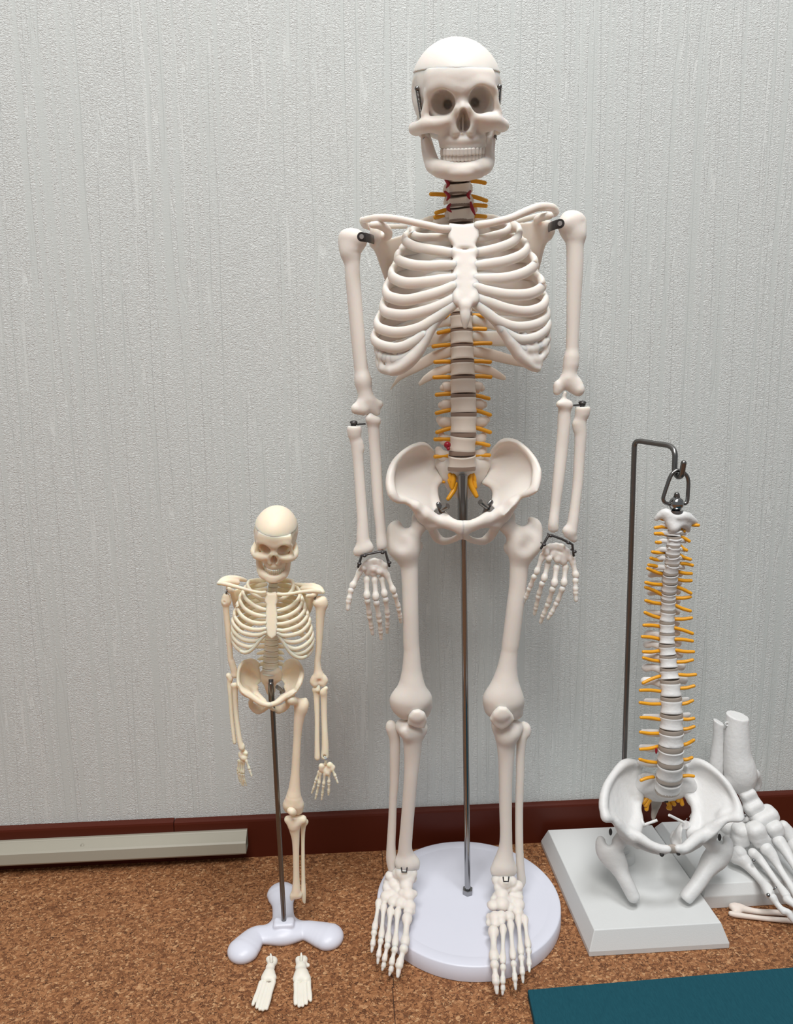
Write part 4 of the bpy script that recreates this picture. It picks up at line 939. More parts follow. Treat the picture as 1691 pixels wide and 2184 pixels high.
# skull, tipped forward
O = A(588.5, 1155, .655); rv = nrm(CO-O); ex = nrm(RT-rv*(RT @ rv)); ey = -np.cross(rv, ex); ey = ey if ey @ UP < 0 else -ey
ez = nrm(rv+ey*math.tan(math.radians(34))-ex*math.tan(math.radians(11)))
ex = nrm(ex-ez*(ex @ ez)); roll = math.radians(2); ey = nrm(ey-ez*(ey @ ez)); ey = nrm(ey-ex*(ex @ ey))
ex, ey = ex*math.cos(roll)+ey*math.sin(roll), ey*math.cos(roll)-ex*math.sin(roll)
skull(ss, O, ex, ey, ez, rm(.478, O), CREAM, CREAM, 2.2, springs=False)

# spine
Ysp = .672
ys = [1226, 1234, 1243, 1252, 1262, 1272, 1282, 1292, 1302, 1312, 1322, 1333, 1343, 1353, 1364, 1375, 1387, 1399, 1411, 1424, 1438]
ws = [10, 10, 10, 10.5, 11, 11, 11, 11.5, 12, 12, 12.5, 13, 13.5, 14, 14.5, 15.5, 16, 16.5, 17, 17.5, 18]
xs = [585, 584, 583, 582, 581, 580, 579.5, 579, 579, 579, 579, 579, 579, 579, 579, 579, 578.5, 578, 577.5, 577, 577]
cr_ = {13: (556, 602), 14: (552, 603), 15: (545.5, 610), 16: (549, 604), 17: (551, 604), 18: (550, 606)}
for i in range(len(ys)-1):
    a, b = P(xs[i], ys[i]+.3, Ysp, ws[i]), P(xs[i+1], ys[i+1]-.8, Ysp, ws[i+1]); c = (a+b)/2; r = c[3]; procs = []
    if i in cr_:
        for tx in cr_[i]:
            sg_ = 1 if tx > 578 else -1; t = P(tx, (ys[i]+ys[i+1])/2-(1 if i < 16 else -1), Ysp+.004, 3)
            procs.append([[c[0]+sg_*r*.5, c[1]+r*.5, c[2], rm(5, c)], [(c[0]+t[0])/2+sg_*r*.4, t[1], (c[2]+t[2])/2, rm(4.6, c)], [*t[:3], rm(2.6, t)]])
    procs.append([[c[0], c[1]+r*.6, c[2], r*.4], [c[0], c[1]+r*1.7, c[2]-r*.5, r*.25]])
    vertebra_mesh(a, b, r, .8, procs, .9).build('vertebra', CREAM, ss, auto=True)

# ribs
XS = 579
L2 = [[(668, 1275), (600, 1245), (530, 1195), (475, 1135), (450, 1085), (462, 1045)],
 [(665, 1382), (600, 1365), (520, 1325), (440, 1262), (395, 1190), (400, 1140), (420, 1115)],
 [(662, 1462), (590, 1455), (500, 1425), (410, 1365), (355, 1275), (358, 1220), (380, 1185)],
 [(662, 1545), (590, 1550), (490, 1530), (390, 1470), (328, 1380), (325, 1320), (340, 1285)],
 [(662, 1612), (590, 1628), (480, 1618), (370, 1570), (295, 1480), (285, 1425), (300, 1390)],
 [(664, 1660), (590, 1690), (490, 1690), (370, 1655), (285, 1570), (265, 1510), (285, 1470)],
 [(655, 1690), (580, 1750), (490, 1765), (380, 1740), (290, 1665), (262, 1600), (280, 1555)],
 [(570, 1790), (510, 1835), (430, 1832), (340, 1795), (275, 1725), (260, 1660), (280, 1620)],
 [(500, 1850), (440, 1895), (370, 1885), (305, 1835), (270, 1775), (265, 1720), (290, 1690)]]
R2 = [[(818, 1275), (880, 1245), (950, 1195), (995, 1140), (1008, 1085), (998, 1040)],
 [(820, 1395), (890, 1380), (970, 1345), (1050, 1280), (1085, 1215), (1085, 1165), (1065, 1130)],
 [(820, 1482), (890, 1475), (980, 1440), (1065, 1380), (1115, 1300), (1118, 1245), (1095, 1205)],
 [(820, 1558), (890, 1555), (980, 1530), (1080, 1475), (1145, 1390), (1150, 1330), (1130, 1290)],
 [(820, 1632), (890, 1640), (990, 1615), (1100, 1560), (1175, 1470), (1182, 1420), (1160, 1380)],
 [(820, 1670), (890, 1698), (1000, 1690), (1110, 1650), (1195, 1560), (1208, 1500), (1185, 1460)],
 [(828, 1690), (900, 1755), (1000, 1780), (1110, 1755), (1205, 1670), (1228, 1600), (1205, 1555)],
 [(880, 1775), (950, 1840), (1040, 1862), (1140, 1825), (1222, 1750), (1245, 1680), (1222, 1630)],
 [(925, 1840), (990, 1900), (1070, 1920), (1160, 1890), (1230, 1815), (1252, 1750), (1230, 1700)],
 [(965, 1900), (1030, 1950), (1100, 1965), (1170, 1945), (1228, 1880), (1240, 1825), (1220, 1790)]]
conv = lambda u, v: (450+u/5.748, 1060+v/5.748)
at2 = [1236, 1246, 1257, 1268, 1279, 1290, 1301, 1312, 1324, 1335]
for L_ in (L2, R2):
    for i, fr in enumerate(L_):
        rows = rib_path(fr, conv, XS, at2[i], .664, .024*[.55, .75, .9, 1, 1.05, 1.05, 1, 1, .95, .9][i], .022, 12)
        pts = []
        for j, (x, y, Y) in enumerate(rows):
            q = P(x, y, Y, 4.9 if j else 3.8); m_, f_ = (1, .72) if j < len(rows)-4 else ((1.05, .6), (1.15, .45), (1.15, .4), (.9, .5))[j-len(rows)+4]
            pts.append([*q[:3], q[3]*m_, q[3]*f_])
        MB().tube(pts, up=(0, 0, 1), seg=12, n=6).build('rib', CREAM, ss)
for pts in ([(655, 1692), (590, 1765), (540, 1830), (480, 1885), (420, 1908), (370, 1895)], [(828, 1692), (880, 1770), (930, 1850), (985, 1920), (1050, 1962), (1110, 1972), (1160, 1955)]):
    rows = []
    for u, v in pts:
        x, y = conv(u, v); f = min(.96, abs(x-XS)/88); rows.append(P(x, y, .664-.0245*math.sqrt(1-f**2.3), 4))
    MB().tube(rows, ratio=.8, up=(0, 0, 1), seg=12, n=6).build('costal_cartilage', CREAM, ss)
S = SDF(); g = lambda L: [ZA5(u, v, .650-.011*(v-1165)/500) for u, v in L]
S.poly(g([(655, 1200), (690, 1165), (740, 1172), (790, 1160), (830, 1200), (815, 1290), (800, 1320), (815, 1450), (815, 1600), (800, 1700), (745, 1745), (690, 1700), (668, 1600), (668, 1450), (680, 1320), (660, 1280)]), .002, k=.001, deg=1)
S.build('sternum', CREAM, ss, .0006)
for pts in ([(662, 1168, .646, 3.8), (600, 1172, .645, 3.8), (500, 1152, .646, 3.6), (380, 1120, .650, 3.8), (250, 1085, .655, 4.5), (150, 1062, .660, 4.5), (95, 1060, .662, 3)],
            [(820, 1190, .646, 4), (880, 1195, .645, 4), (980, 1185, .646, 3.6), (1100, 1165, .650, 3.8), (1220, 1155, .655, 4.5), (1310, 1160, .660, 4.5), (1345, 1172, .662, 3)]):
    S = SDF(); S.ch([ZA5(*q) for q in pts]); S.build('collar_bone', CREAM, ss, .0006)
for pl, ch in (([(250, 1150, .668), (330, 1120, .674), (440, 1100, .684), (450, 1250, .686), (380, 1360, .684), (310, 1390, .682), (285, 1330, .678), (262, 1220, .670)],
                [[(90, 1058, .664, 4), (150, 1015, .668, 6), (220, 1000, .672, 7), (330, 1000, .678, 6), (420, 1020, .686, 4)], [(110, 1060, .664, 3.5), (200, 1040, .667, 7), (320, 1050, .674, 6)],
                 [(215, 1120, .668, 6), (230, 1150, .664, 5.5), (270, 1150, .660, 4)], [(255, 1160, .668, 5), (285, 1300, .676, 3.5), (308, 1385, .682, 2.5)]]),
               ([(1240, 1230, .668), (1180, 1190, .674), (1060, 1160, .684), (1050, 1290, .686), (1110, 1400, .684), (1190, 1440, .682), (1215, 1370, .676), (1240, 1290, .670)],
                [[(1375, 1165, .664, 4), (1330, 1120, .668, 6), (1250, 1095, .672, 7), (1150, 1090, .678, 6), (1030, 1070, .686, 4)], [(1350, 1165, .664, 4), (1260, 1135, .667, 7), (1120, 1130, .674, 6)],
                 [(1280, 1190, .668, 6), (1250, 1215, .664, 5.5), (1180, 1215, .660, 4)], [(1245, 1240, .668, 5), (1220, 1370, .676, 3.5), (1192, 1435, .682, 2.5)]])):
    S = SDF(); S.poly([ZA5(*q) for q in pl], .0009, k=.001)
    for c in ch: S.ch([ZA5(*q) for q in c], k=.002)
    S.build('shoulder_blade', CREAM, ss, .0006)

# arms
Ya = .664
def bones(parent, lst, m, h):
    for nm, cs in lst:
        S = SDF()
        for c, k in cs: S.ch(c, k=abs(k), op='s' if k < 0 else 'u')
        S.build(nm, m, parent, h)
bones(ss, [
 ('upper_arm_bone', [([ZA5(185, 1225, Ya, 8.5), ZA5(190, 1270, Ya, 10)], 0), ([ZA5(180, 1290, Ya, 9), ZA5(182, 1340, Ya, 7), ZA5(190, 1450, Ya, 6.3), ZA5(210, 1650, Ya, 6.4), ZA5(228, 1850, Ya, 6), ZA5(240, 2000, Ya, 6), ZB(250, 60, Ya, 6.6), ZB(275, 150, Ya, 7), ZB(295, 220, Ya, 6.5)], .003), ([ZB(300, 235, Ya, 5.5), ZB(285, 225, Ya, 6)], .002), ([ZA5(160, 1292, Ya-.008, 3), ZA5(160, 1292, Ya-.0048, 3)], -.0005)]),
 ('forearm_bone', [([ZB(215, 235, Ya, 6), ZB(235, 270, Ya, 6.5), ZB(225, 330, Ya, 5.4), ZB(238, 500, Ya-.002, 4.6), ZB(255, 750, Ya-.004, 4.4), ZB(280, 980, Ya-.007, 4.2), ZB(290, 1055, Ya-.008, 4)], .002)]),
 ('forearm_bone', [([ZB(265, 350, Ya-.006, 4.5), ZB(290, 348, Ya-.007, 5), ZB(322, 345, Ya-.006, 4.2)], .0015), ([ZB(290, 370, Ya-.006, 6.4), ZB(296, 450, Ya-.006, 5.8), ZB(305, 650, Ya-.007, 5.2), ZB(325, 850, Ya-.009, 5.2), ZB(350, 1020, Ya-.011, 5.6), ZB(372, 1110, Ya-.012, 6.2)], .002), ([ZB(405, 1085, Ya-.012, 1.8), ZB(385, 1125, Ya-.012, 5)], .002)]),
 ('upper_arm_bone', [([ZA5(1320, 1270, Ya, 9), ZA5(1290, 1290, Ya-.002, 8)], 0), ([ZA5(1370, 1270, Ya, 9.5), ZA5(1385, 1310, Ya, 8)], .003), ([ZA5(1345, 1310, Ya, 12), ZA5(1345, 1380, Ya, 11), ZA5(1338, 1480, Ya, 9.3), ZA5(1330, 1700, Ya, 7.5), ZA5(1318, 1900, Ya, 6.6), ZB(1305, 60, Ya, 6.6), ZB(1310, 160, Ya, 8), ZB(1318, 230, Ya, 11)], .004),
   ([ZB(1255, 310, Ya, 8), ZB(1275, 330, Ya-.001, 8), ZB(1285, 345, Ya-.001, 6)], .003), ([ZB(1390, 300, Ya, 8), ZB(1370, 325, Ya-.001, 8)], .003), ([ZB(1275, 270, Ya, 8), ZB(1370, 270, Ya, 8)], .003), ([ZB(1327, 330, Ya-.006, 3.2), ZB(1327, 300, Ya-.004, 2.4)], -.002)]),
 ('forearm_bone', [([ZB(1320, 350, Ya-.002, 3.5), ZB(1310, 410, Ya-.003, 5)], .002), ([ZB(1280, 405, Ya, 7.5), ZB(1292, 450, Ya, 7), ZB(1295, 550, Ya-.001, 6), ZB(1300, 800, Ya-.004, 5.2), ZB(1300, 1050, Ya-.007, 5.4), ZB(1303, 1240, Ya-.009, 6.2)], .002)]),
 ('forearm_bone', [([ZB(1410, 390, Ya-.004, 4.5), ZB(1390, 410, Ya-.004, 5.5), ZB(1375, 440, Ya-.003, 7)], .002), ([ZB(1385, 440, Ya-.003, 7.5), ZB(1385, 550, Ya-.003, 6.8), ZB(1388, 750, Ya-.005, 6.3), ZB(1395, 950, Ya-.008, 6.6), ZB(1400, 1120, Ya-.010, 7.6), ZB(1395, 1220, Ya-.011, 8.5)], .002), ([ZB(1392, 1225, Ya-.02, 3.2), ZB(1392, 1225, Ya-.012, 3.2)], -.0006)]),
], CREAM, .0006)
for a, b in (((200, 1140), (188, 1190)), ((1275, 1225), (1285, 1290))):
    MB().tube([ZA5(*a, .664, 2.2), ZA5((a[0]+b[0])/2-4, (a[1]+b[1])/2, .661, 2), ZA5(*b, .663, 2.2)], seg=8).build('shoulder_hook', STEEL, ss)
MB().tube([ZB(1395, 1225, .652, 3.2), ZB(1408, 1255, .651, 3.4), ZB(1405, 1320, .652, 2.6)], seg=10, n=4).ball(ZB(1405, 1250, .651)[:3], rm(4, O)).build('wrist_peg', CREAM, ss)
hand(ss, ZB, [(405, 1170, 0, 6), (430, 1190, -.002, 4.5), (375, 1225, 0, 6), (400, 1250, -.002, 5), (360, 1190, .001, 5), (420, 1240, -.002, 5), (390, 1280, 0, 5)],
     [dict(r=3.2, mc=((430, 1270, -.003), (470, 1380, -.004)), ph=[((472, 1390, -.004), (500, 1470, -.005))]),
      dict(r=3.0, mc=((400, 1290, 0), (398, 1430, 0)), ph=[((398, 1440, 0), (412, 1520, .001)), ((415, 1525, .001), (435, 1585, .002))]),
      dict(r=3.0, mc=((378, 1280, .002), (372, 1430, .002)), ph=[((373, 1440, .002), (388, 1525, .003)), ((390, 1530, .003), (405, 1590, .004))]),
      dict(r=2.8, mc=((355, 1270, .004), (345, 1420, .005)), ph=[((346, 1430, .005), (360, 1510, .006)), ((362, 1515, .006), (385, 1585, .007))]),
      dict(r=2.6, mc=((340, 1260, .006), (325, 1400, .008)), ph=[((326, 1410, .008), (340, 1480, .009)), ((342, 1485, .009), (355, 1540, .010))])], 1, h=.00045, mt=CREAM, Yp=.654)
hand(ss, ZB, [(1355, 1345, 0, 6.5), (1350, 1385, 0, 5), (1455, 1330, 0, 6.5), (1490, 1360, 0, 6), (1425, 1370, .001, 5), (1430, 1425, 0, 6.5), (1385, 1400, .001, 5.5), (1460, 1390, 0, 5), (1400, 1330, .003, 5)],
     [dict(r=3.4, mc=((1480, 1370, -.001), (1525, 1470, -.002)), ph=[((1527, 1478, -.002), (1555, 1550, -.003))]),
      dict(r=3.6, mc=((1445, 1430, 0), (1445, 1545, 0)), ph=[((1445, 1555, 0), (1442, 1650, .001)), ((1442, 1655, .001), (1440, 1700, .002))]),
      dict(r=3.6, mc=((1395, 1430, 0), (1380, 1570, 0)), ph=[((1378, 1580, 0), (1365, 1680, .002)), ((1364, 1690, .002), (1355, 1755, .003))]),
      dict(r=3.5, mc=((1345, 1420, .001), (1322, 1560, .001)), ph=[((1320, 1570, .001), (1298, 1670, .003)), ((1296, 1680, .003), (1278, 1750, .004))]),
      dict(r=3.2, mc=((1325, 1400, .001), (1285, 1520, .002)), ph=[((1283, 1530, .002), (1258, 1610, .003)), ((1256, 1615, .003), (1232, 1680, .005))])], 1, h=.00045, mt=CREAM, Yp=.652)

# pelvis
hip(ss, ZB, dict(k=.002, plates=[([(610, 200, .674), (590, 100, .674), (540, 55, .674), (480, 40, .672), (400, 65, .668), (350, 130, .664), (332, 220, .659), (335, 340, .653), (395, 430, .651), (480, 470, .653), (555, 440, .662), (550, 370, .668), (620, 310, .674)], .0014, [(450, 220, .675), (480, 330, .670)], 3)],
    chains=[[(590, 105, .675, 2), (540, 55, .675, 2.6), (480, 42, .672, 3), (400, 66, .668, 3.2), (350, 132, .664, 3.4), (334, 220, .659, 3.6), (338, 335, .653, 4), (380, 420, .651, 3.5)],
            [(340, 350, .653, 4), (400, 430, .651, 7), (500, 490, .650, 7), (600, 560, .648, 6.5), (680, 590, .647, 5.5), (735, 592, .647, 5.5)], [(560, 380, .668, 4), (545, 430, .662, 6), (580, 490, .655, 7), (650, 550, .650, 5.5)],
            [(500, 520, .658, 5), (485, 570, .666, 5), (520, 640, .668, 5.5), (580, 680, .666, 5), (650, 655, .660, 4), (720, 605, .650, 4)], [(500, 600, .668, 6), (570, 640, .668, 8), (620, 640, .665, 6)]],
    balls=[((440, 440, .656), (8, 8, 8))]), CREAM, .0006)
hip(ss, ZB, dict(k=.002, plates=[([(860, 200, .674), (880, 120, .674), (930, 60, .674), (990, 40, .672), (1050, 60, .668), (1100, 130, .664), (1128, 215, .659), (1095, 340, .653), (1050, 420, .651), (960, 470, .653), (890, 430, .662), (915, 370, .668), (860, 290, .674)], .0014, [(1000, 220, .675), (970, 330, .670)], 3)],
    chains=[[(880, 115, .675, 2), (930, 62, .675, 2.6), (990, 42, .672, 3), (1050, 62, .668, 3.4), (1100, 135, .664, 4.2), (1112, 220, .659, 5.5), (1085, 320, .653, 6), (1055, 380, .651, 5)],
            [(1060, 390, .653, 4), (1000, 440, .651, 6.5), (900, 500, .650, 6.5), (820, 560, .648, 6), (735, 592, .647, 5.5)], [(915, 370, .668, 4), (930, 420, .662, 5.5), (890, 480, .655, 6), (830, 545, .650, 5.5)],
            [(930, 540, .658, 5), (945, 590, .666, 5), (900, 640, .668, 5.5), (830, 675, .666, 5), (770, 655, .660, 4), (720, 620, .650, 4)], [(920, 600, .668, 6), (850, 640, .668, 7), (790, 640, .665, 5)]],
    balls=[((990, 470, .656), (8, 8, 8))], cut=[[(850, 585, .650, 2.5), (825, 598, .662, 2.5)]]), CREAM, .0006)
S = SDF(); S.poly([ZB(*q) for q in ((600, 190, .675), (640, 160, .672), (850, 160, .672), (870, 190, .675), (870, 290, .675), (800, 330, .676), (790, 430, .680), (740, 500, .684), (680, 450, .680), (650, 350, .676), (610, 300, .675))], .002, k=.001, extra=[ZB(740, 240, .671)])
S.ch([ZB(740, 180, .671, 17), ZB(738, 240, .672, 15)], k=.003, flat=((0, 1, 0), .7)); S.ch([ZB(740, 480, .682, 7), ZB(760, 560, .676, 3)], k=.002)
S.build('sacrum', CREAM, ss, .0006)
a, b = ZB(805, 370, .650, 4), ZB(890, 430, .656, 4)
MB().cyl(a, b, a[3], seg=14).tube([ZB(862, 440, .655, 4), ZB(880, 405, .655, 4)], ratio=1, seg=10).build('hip_bolt', STEEL, ss, auto=True)
# leg
bones(ss, [
 ('thigh_bone', [([ZB(985, 530, .652, 10)]*2, 0), ([ZB(1010, 545, .654, 9), ZB(1060, 560, .658, 9), ZB(1110, 590, .660, 11)], .003), ([ZB(1155, 535, .662, 5), ZB(1145, 580, .662, 9), ZB(1120, 640, .661, 11)], .003), ([ZB(1095, 620, .660, 13), ZB(1088, 700, .660, 12), ZB(1068, 850, .660, 9.8), ZB(1057, 1000, .660, 8.4), ZB(1045, 1200, .660, 8.6), ZB(1035, 1400, .660, 9.2), ZB(1022, 1600, .660, 12), ZB(1012, 1720, .660, 16)], .004),
    ([ZB(935, 1830, .662, 8), ZB(945, 1870, .662, 8)], .004), ([ZB(1080, 1820, .662, 8), ZB(1080, 1880, .662, 8)], .004), ([ZB(970, 1810, .660, 14), ZB(1045, 1810, .660, 14), ZB(1050, 1870, .660, 10)], .005)]),
 ('kneecap', [([ZB(970, 1890, .650, 7), ZB(990, 1900, .649, 8), ZB(1010, 1915, .650, 7)], .002)]),
 ('shin_bone', [([ZC(740, 215, .660, 8), ZC(800, 225, .659, 11), ZC(880, 215, .661, 9)], .003), ([ZC(785, 290, .656, 6)]*2, .003), ([ZC(800, 250, .660, 15), ZC(805, 320, .660, 11), ZC(815, 420, .660, 8), ZC(818, 600, .660, 6.6), ZC(820, 780, .660, 7), ZC(820, 880, .660, 9), ZC(818, 925, .660, 10)], .003), ([ZC(785, 950, .660, 6), ZC(850, 945, .660, 6)], .003), ([ZC(775, 985, .659, 2.5)]*2, .003)]),
 ('calf_bone', [([ZC(912, 235, .666, 5)]*2, 0), ([ZC(905, 245, .666, 6), ZC(888, 290, .666, 5.5), ZC(884, 400, .666, 4.2), ZC(885, 600, .665, 4), ZC(888, 800, .664, 4.4), ZC(890, 900, .663, 5.4), ZC(893, 970, .663, 4.8), ZC(900, 1015, .663, 2.5)], .002)]),
], CREAM, .0006)

# ================================================================== THE TWO LOOSE SMALL FEET
FEETM = mat('ivory_plastic', (.83, .79, .70), .5, sss=.3, bump=.05, bscale=500)
def loose_foot(label, heel, ankle, sides, toes, peg, wid):
    """heel/ankle.. px in the tripod close-up; toes: list of (base px, tip px)"""
    cz = lambda u, v, z, r: np.array([*CZ(u, v, z), rm(r/4.5131, CZ(u, v, z))])
    S = SDF()
    for u, v, z, r in ankle: p = cz(u, v, z, r); S.el(p[:3], (p[3], p[3], min(p[3]*.8, z)), k=.002)
    for a, b in toes:
        S.ch([cz(*a, .0062, wid*1.05), cz(a[0]*.6+b[0]*.4, a[1]*.6+b[1]*.4, .0050, wid*.82), cz(a[0]*.3+b[0]*.7, a[1]*.3+b[1]*.7, .0040, wid*.95), cz(*b, .0032, wid*.75)], k=.0006, n=4)
    S.half((0, 0, -1), 0)
    o = S.build('small_foot_model', FEETM, None, .0005); tag(o, label, 'foot model', 'loose skeleton feet on the cork')
    p = [cz(*q) for q in peg]; MB().tube(p, seg=10, n=4).build('ankle_peg', FEETM, o)
loose_foot('left of the two loose ivory skeleton feet on the cork, turned outwards', None,
    [(590, 1590, .008, 48), (570, 1640, .008, 45), (560, 1560, .009, 32), (600, 1570, .009, 35), (560, 1700, .0075, 58), (530, 1740, .007, 50), (590, 1740, .007, 42)], None,
    [((480, 1790), (404, 1995)), ((510, 1800), (440, 2022)), ((540, 1810), (470, 2040)), ((570, 1810), (500, 2045)), ((602, 1780), (535, 2035))],
    [(582, 1580, .012, 16), (578, 1540, .015, 13), (574, 1512, .016, 8)], 23)
loose_foot('right of the two loose ivory skeleton feet on the cork, pointing straight forward', None,
    [(865, 1590, .008, 50), (865, 1640, .008, 55), (840, 1560, .009, 28), (890, 1565, .009, 40), (870, 1710, .0075, 72), (830, 1750, .007, 45), (910, 1750, .007, 52), (930, 1620, .007, 22)], None,
    [((815, 1800), (812, 1990)), ((845, 1810), (848, 2010)), ((875, 1810), (883, 2005)), ((905, 1805), (918, 1985)), ((940, 1770), (958, 1955))],
    [(868, 1570, .012, 16), (869, 1530, .015, 13), (868, 1505, .016, 8)], 23)

# ================================================================== HOOK STAND
ZD = zoom(1260, 900, 4.3676); ZE = zoom(1260, 1380, 3.923); ZF = zoom(1160, 1600, 3.185)
def slab(name, x0, x1, y0, y1, h, lip, ins, m, parent):
    V = [(x0, y0, 0), (x1, y0, 0), (x1, y1, 0), (x0, y1, 0), (x0, y0, lip), (x1, y0, lip), (x1, y1, lip), (x0, y1, lip),
         (x0+ins, y0+ins, h), (x1-ins, y0+ins, h), (x1-ins, y1-ins, h), (x0+ins, y1-ins, h)]
    F = [(0, 3, 2, 1), (8, 9, 10, 11)]+[(i+a, (i+1) % 4+a, (i+1) % 4+a+4, i+a+4) for a in (0, 4) for i in range(4)]
    return MB().put(V, F).build(name, m, parent, True, bevel=.0008)
HX, HY, HT = .2945, .722, .0235
hs = thing('hook_stand', 'dark metal hook stand with a pale grey rectangular base, holding the hanging spine', 'stand', (HX, .70, 0))
slab('stand_base', .2235, .3637, .6105, .788, HT, .0055, .0065, GREYP, hs)
cup = fl(1331, 1822, HT)
c0 = np.array([HX+.002, HY+.0, HT])
mb = MB().cyl(c0-[0, 0, .001], c0+[0, 0, .010], .0150, .0142, seg=36).cyl(c0+[0, 0, .010], c0+[0, 0, .014], .0085, seg=24)
mb.build('rod_socket', GREYP, hs, auto=True)
tp = A(1353, 939, HY); r_ = rm(5.6, tp)
k1 = ZD(870, 455, .684)
kn = [tp, ZD(742, 222, .690), ZD(785, 280, .682), ZD(778, 470, .680), ZD(815, 515, .673), ZD(845, 500, .669), ZD(864, 382, .666)]
pts = fillet([[HX+.002, HY, HT+.008, r_], [tp[0], HY, tp[2], r_]]+[[*q[:3], r_] for q in kn[1:]], .007, 7)
MB().tube(pts, seg=16).build('hook_rod', STEEL, hs)

# ================================================================== HANGING SPINE WITH PELVIS AND THIGH STUMPS
o0 = ZF(720, 600, .66)
sp_ = thing('spine_model', 'white spine model with yellow nerves and pelvis, hanging from the dark hook stand', 'spine model', (o0[0], .67, HT))
ring = [(725, 765), (690, 750), (674, 715), (690, 650), (740, 510), (775, 465), (815, 452), (860, 470), (895, 505), (908, 560), (905, 640), (898, 730), (880, 758), (855, 762)]
MB().tube([[*ZD(u, v, .674+.0)[:3], rm(3.9, tp)] for u, v in ring], seg=12, n=5).build('hanger_ring', STEEL, sp_)
b_ = ZD(795, 762, .674, 15.5)
MB().ball(b_[:3], b_[3], 24, 16).build('hanger_ball', CHROME, sp_)
mb = MB().cyl(ZD(800, 725, .674)[:3], ZD(800, 690, .674)[:3], rm(7.5, b_), seg=6).cyl(ZD(800, 692, .674)[:3], ZD(800, 672, .674)[:3], rm(6, b_), seg=14).ball(ZD(800, 674, .674)[:3], rm(5.2, b_), 14, 8)
mb.build('hanger_nut', STEEL, sp_, auto=True)
mb = MB().cyl(ZD(785, 842, .674)[:3], ZD(786, 820, .674)[:3], rm(16.5, b_), seg=28).cyl(ZD(782, 870, .674)[:3], ZD(784, 840, .674)[:3], rm(9, b_), seg=6)
mb.build('hanger_washer', CHROME, sp_, auto=True)
dl = [(1116, 1438, 14, .674), (1131, 1438, 14, .673), (1147, 1437, 15, .672), (1165, 1436, 15.3, .672), (1183, 1434, 15.7, .673), (1202, 1433.5, 16, .675), (1222, 1430, 16.3, .677), (1241, 1429, 16.3, .679),
      (1262, 1426.5, 15.5, .681), (1279, 1425.5, 15.5, .682), (1302, 1424.5, 16, .683), (1327, 1422.5, 16, .683), (1352, 1422.5, 16.2, .682), (1376, 1422.5, 17, .680), (1400, 1424.5, 18, .678),
      (1427, 1426.5, 19, .675), (1453, 1429, 21, .672), (1489, 1431, 22.7, .668), (1525, 1432, 24, .665), (1558, 1431.5, 25.5, .663), (1593, 1431, 26.7, .662), (1625, 1429.5, 27.5, .663), (1659, 1427, 28, .666), (1685, 1423.5, 26, .671)]
vts = []
for i in range(len(dl)-1):
    (ya, xa, wa, Ya_), (yb, xb, wb, Yb_) = dl[i], dl[i+1]
    hd = 3.0 if i < 8 else 3.6 if i < 15 else 4.6
    a, b = P(xa, ya+(hd if i else 0), Ya_, wa), P(xb, yb-hd, Yb_, wb); c = (a+b)/2; r = c[3]; procs = []
    if i < 6:
        for sg_ in (-1, 1):
            procs.append([[c[0]+sg_*r*.4, c[1]+r*.0, c[2]-r*.05, r*.36], [c[0]+sg_*r*1.05, c[1]+r*.15, c[2]+r*.12, r*.34], [c[0]+sg_*r*1.6, c[1]+r*.5, c[2]+r*.06, r*.36], [c[0]+sg_*r*2.0, c[1]+r*.7, c[2]-r*.15, r*.26]])
        procs.append([[c[0]-r*.8, c[1]-r*.55, c[2]+r*.42, r*.16], [c[0], c[1]-r*.8, c[2]+r*.3, r*.18], [c[0]+r*.8, c[1]-r*.55, c[2]+r*.42, r*.16]])
    elif i < 17:
        for sg_ in (-1, 1):
            dz = .2 if i < 12 else .45
            procs.append([[c[0]+sg_*r*.5, c[1]+r*.8, c[2]+r*.2, r*.42], [c[0]+sg_*r*1.3, c[1]+r*1.15, c[2]+r*dz, r*.4], [c[0]+sg_*r*2.0, c[1]+r*1.4, c[2]+r*(dz-.1), r*.46]])
    else:
        for sg_ in (-1, 1):
            procs.append([[c[0]+sg_*r*.5, c[1]+r*.85, c[2]+r*.1, r*.34], [c[0]+sg_*r*1.3, c[1]+r*.95, c[2]+r*.1, r*.33], [c[0]+sg_*r*(1.95 if i < 22 else 1.6), c[1]+r*1.0, c[2]+r*.2, r*.24]])
    procs.append([[c[0], c[1]+r*.8, c[2], r*.42], [c[0], c[1]+r*1.7, c[2]-r*.3, r*.4], [c[0], c[1]+r*(2.2 if i < 17 else 2.0), c[2]-r*(.9 if 5 < i < 16 else .4), r*.28]])
    v = vertebra_mesh(a, b, r, .84, procs, .88).build('vertebra', CHALK, sp_, auto=True); vts.append(v)
    q0, q, q1 = P(xb, yb-hd-.6, Yb_, wb), P(xb, yb, Yb_, wb), P(xb, yb+hd+.6, Yb_, wb)
    MB().tube([[*q0[:3], q0[3]*.95], [*q[:3], q[3]*1.0], [*q1[:3], q1[3]*.95]], ratio=.84, up=(1, 0, 0), seg=28, cap='flat').build('intervertebral_disc', DISCG, sp_, auto=True)
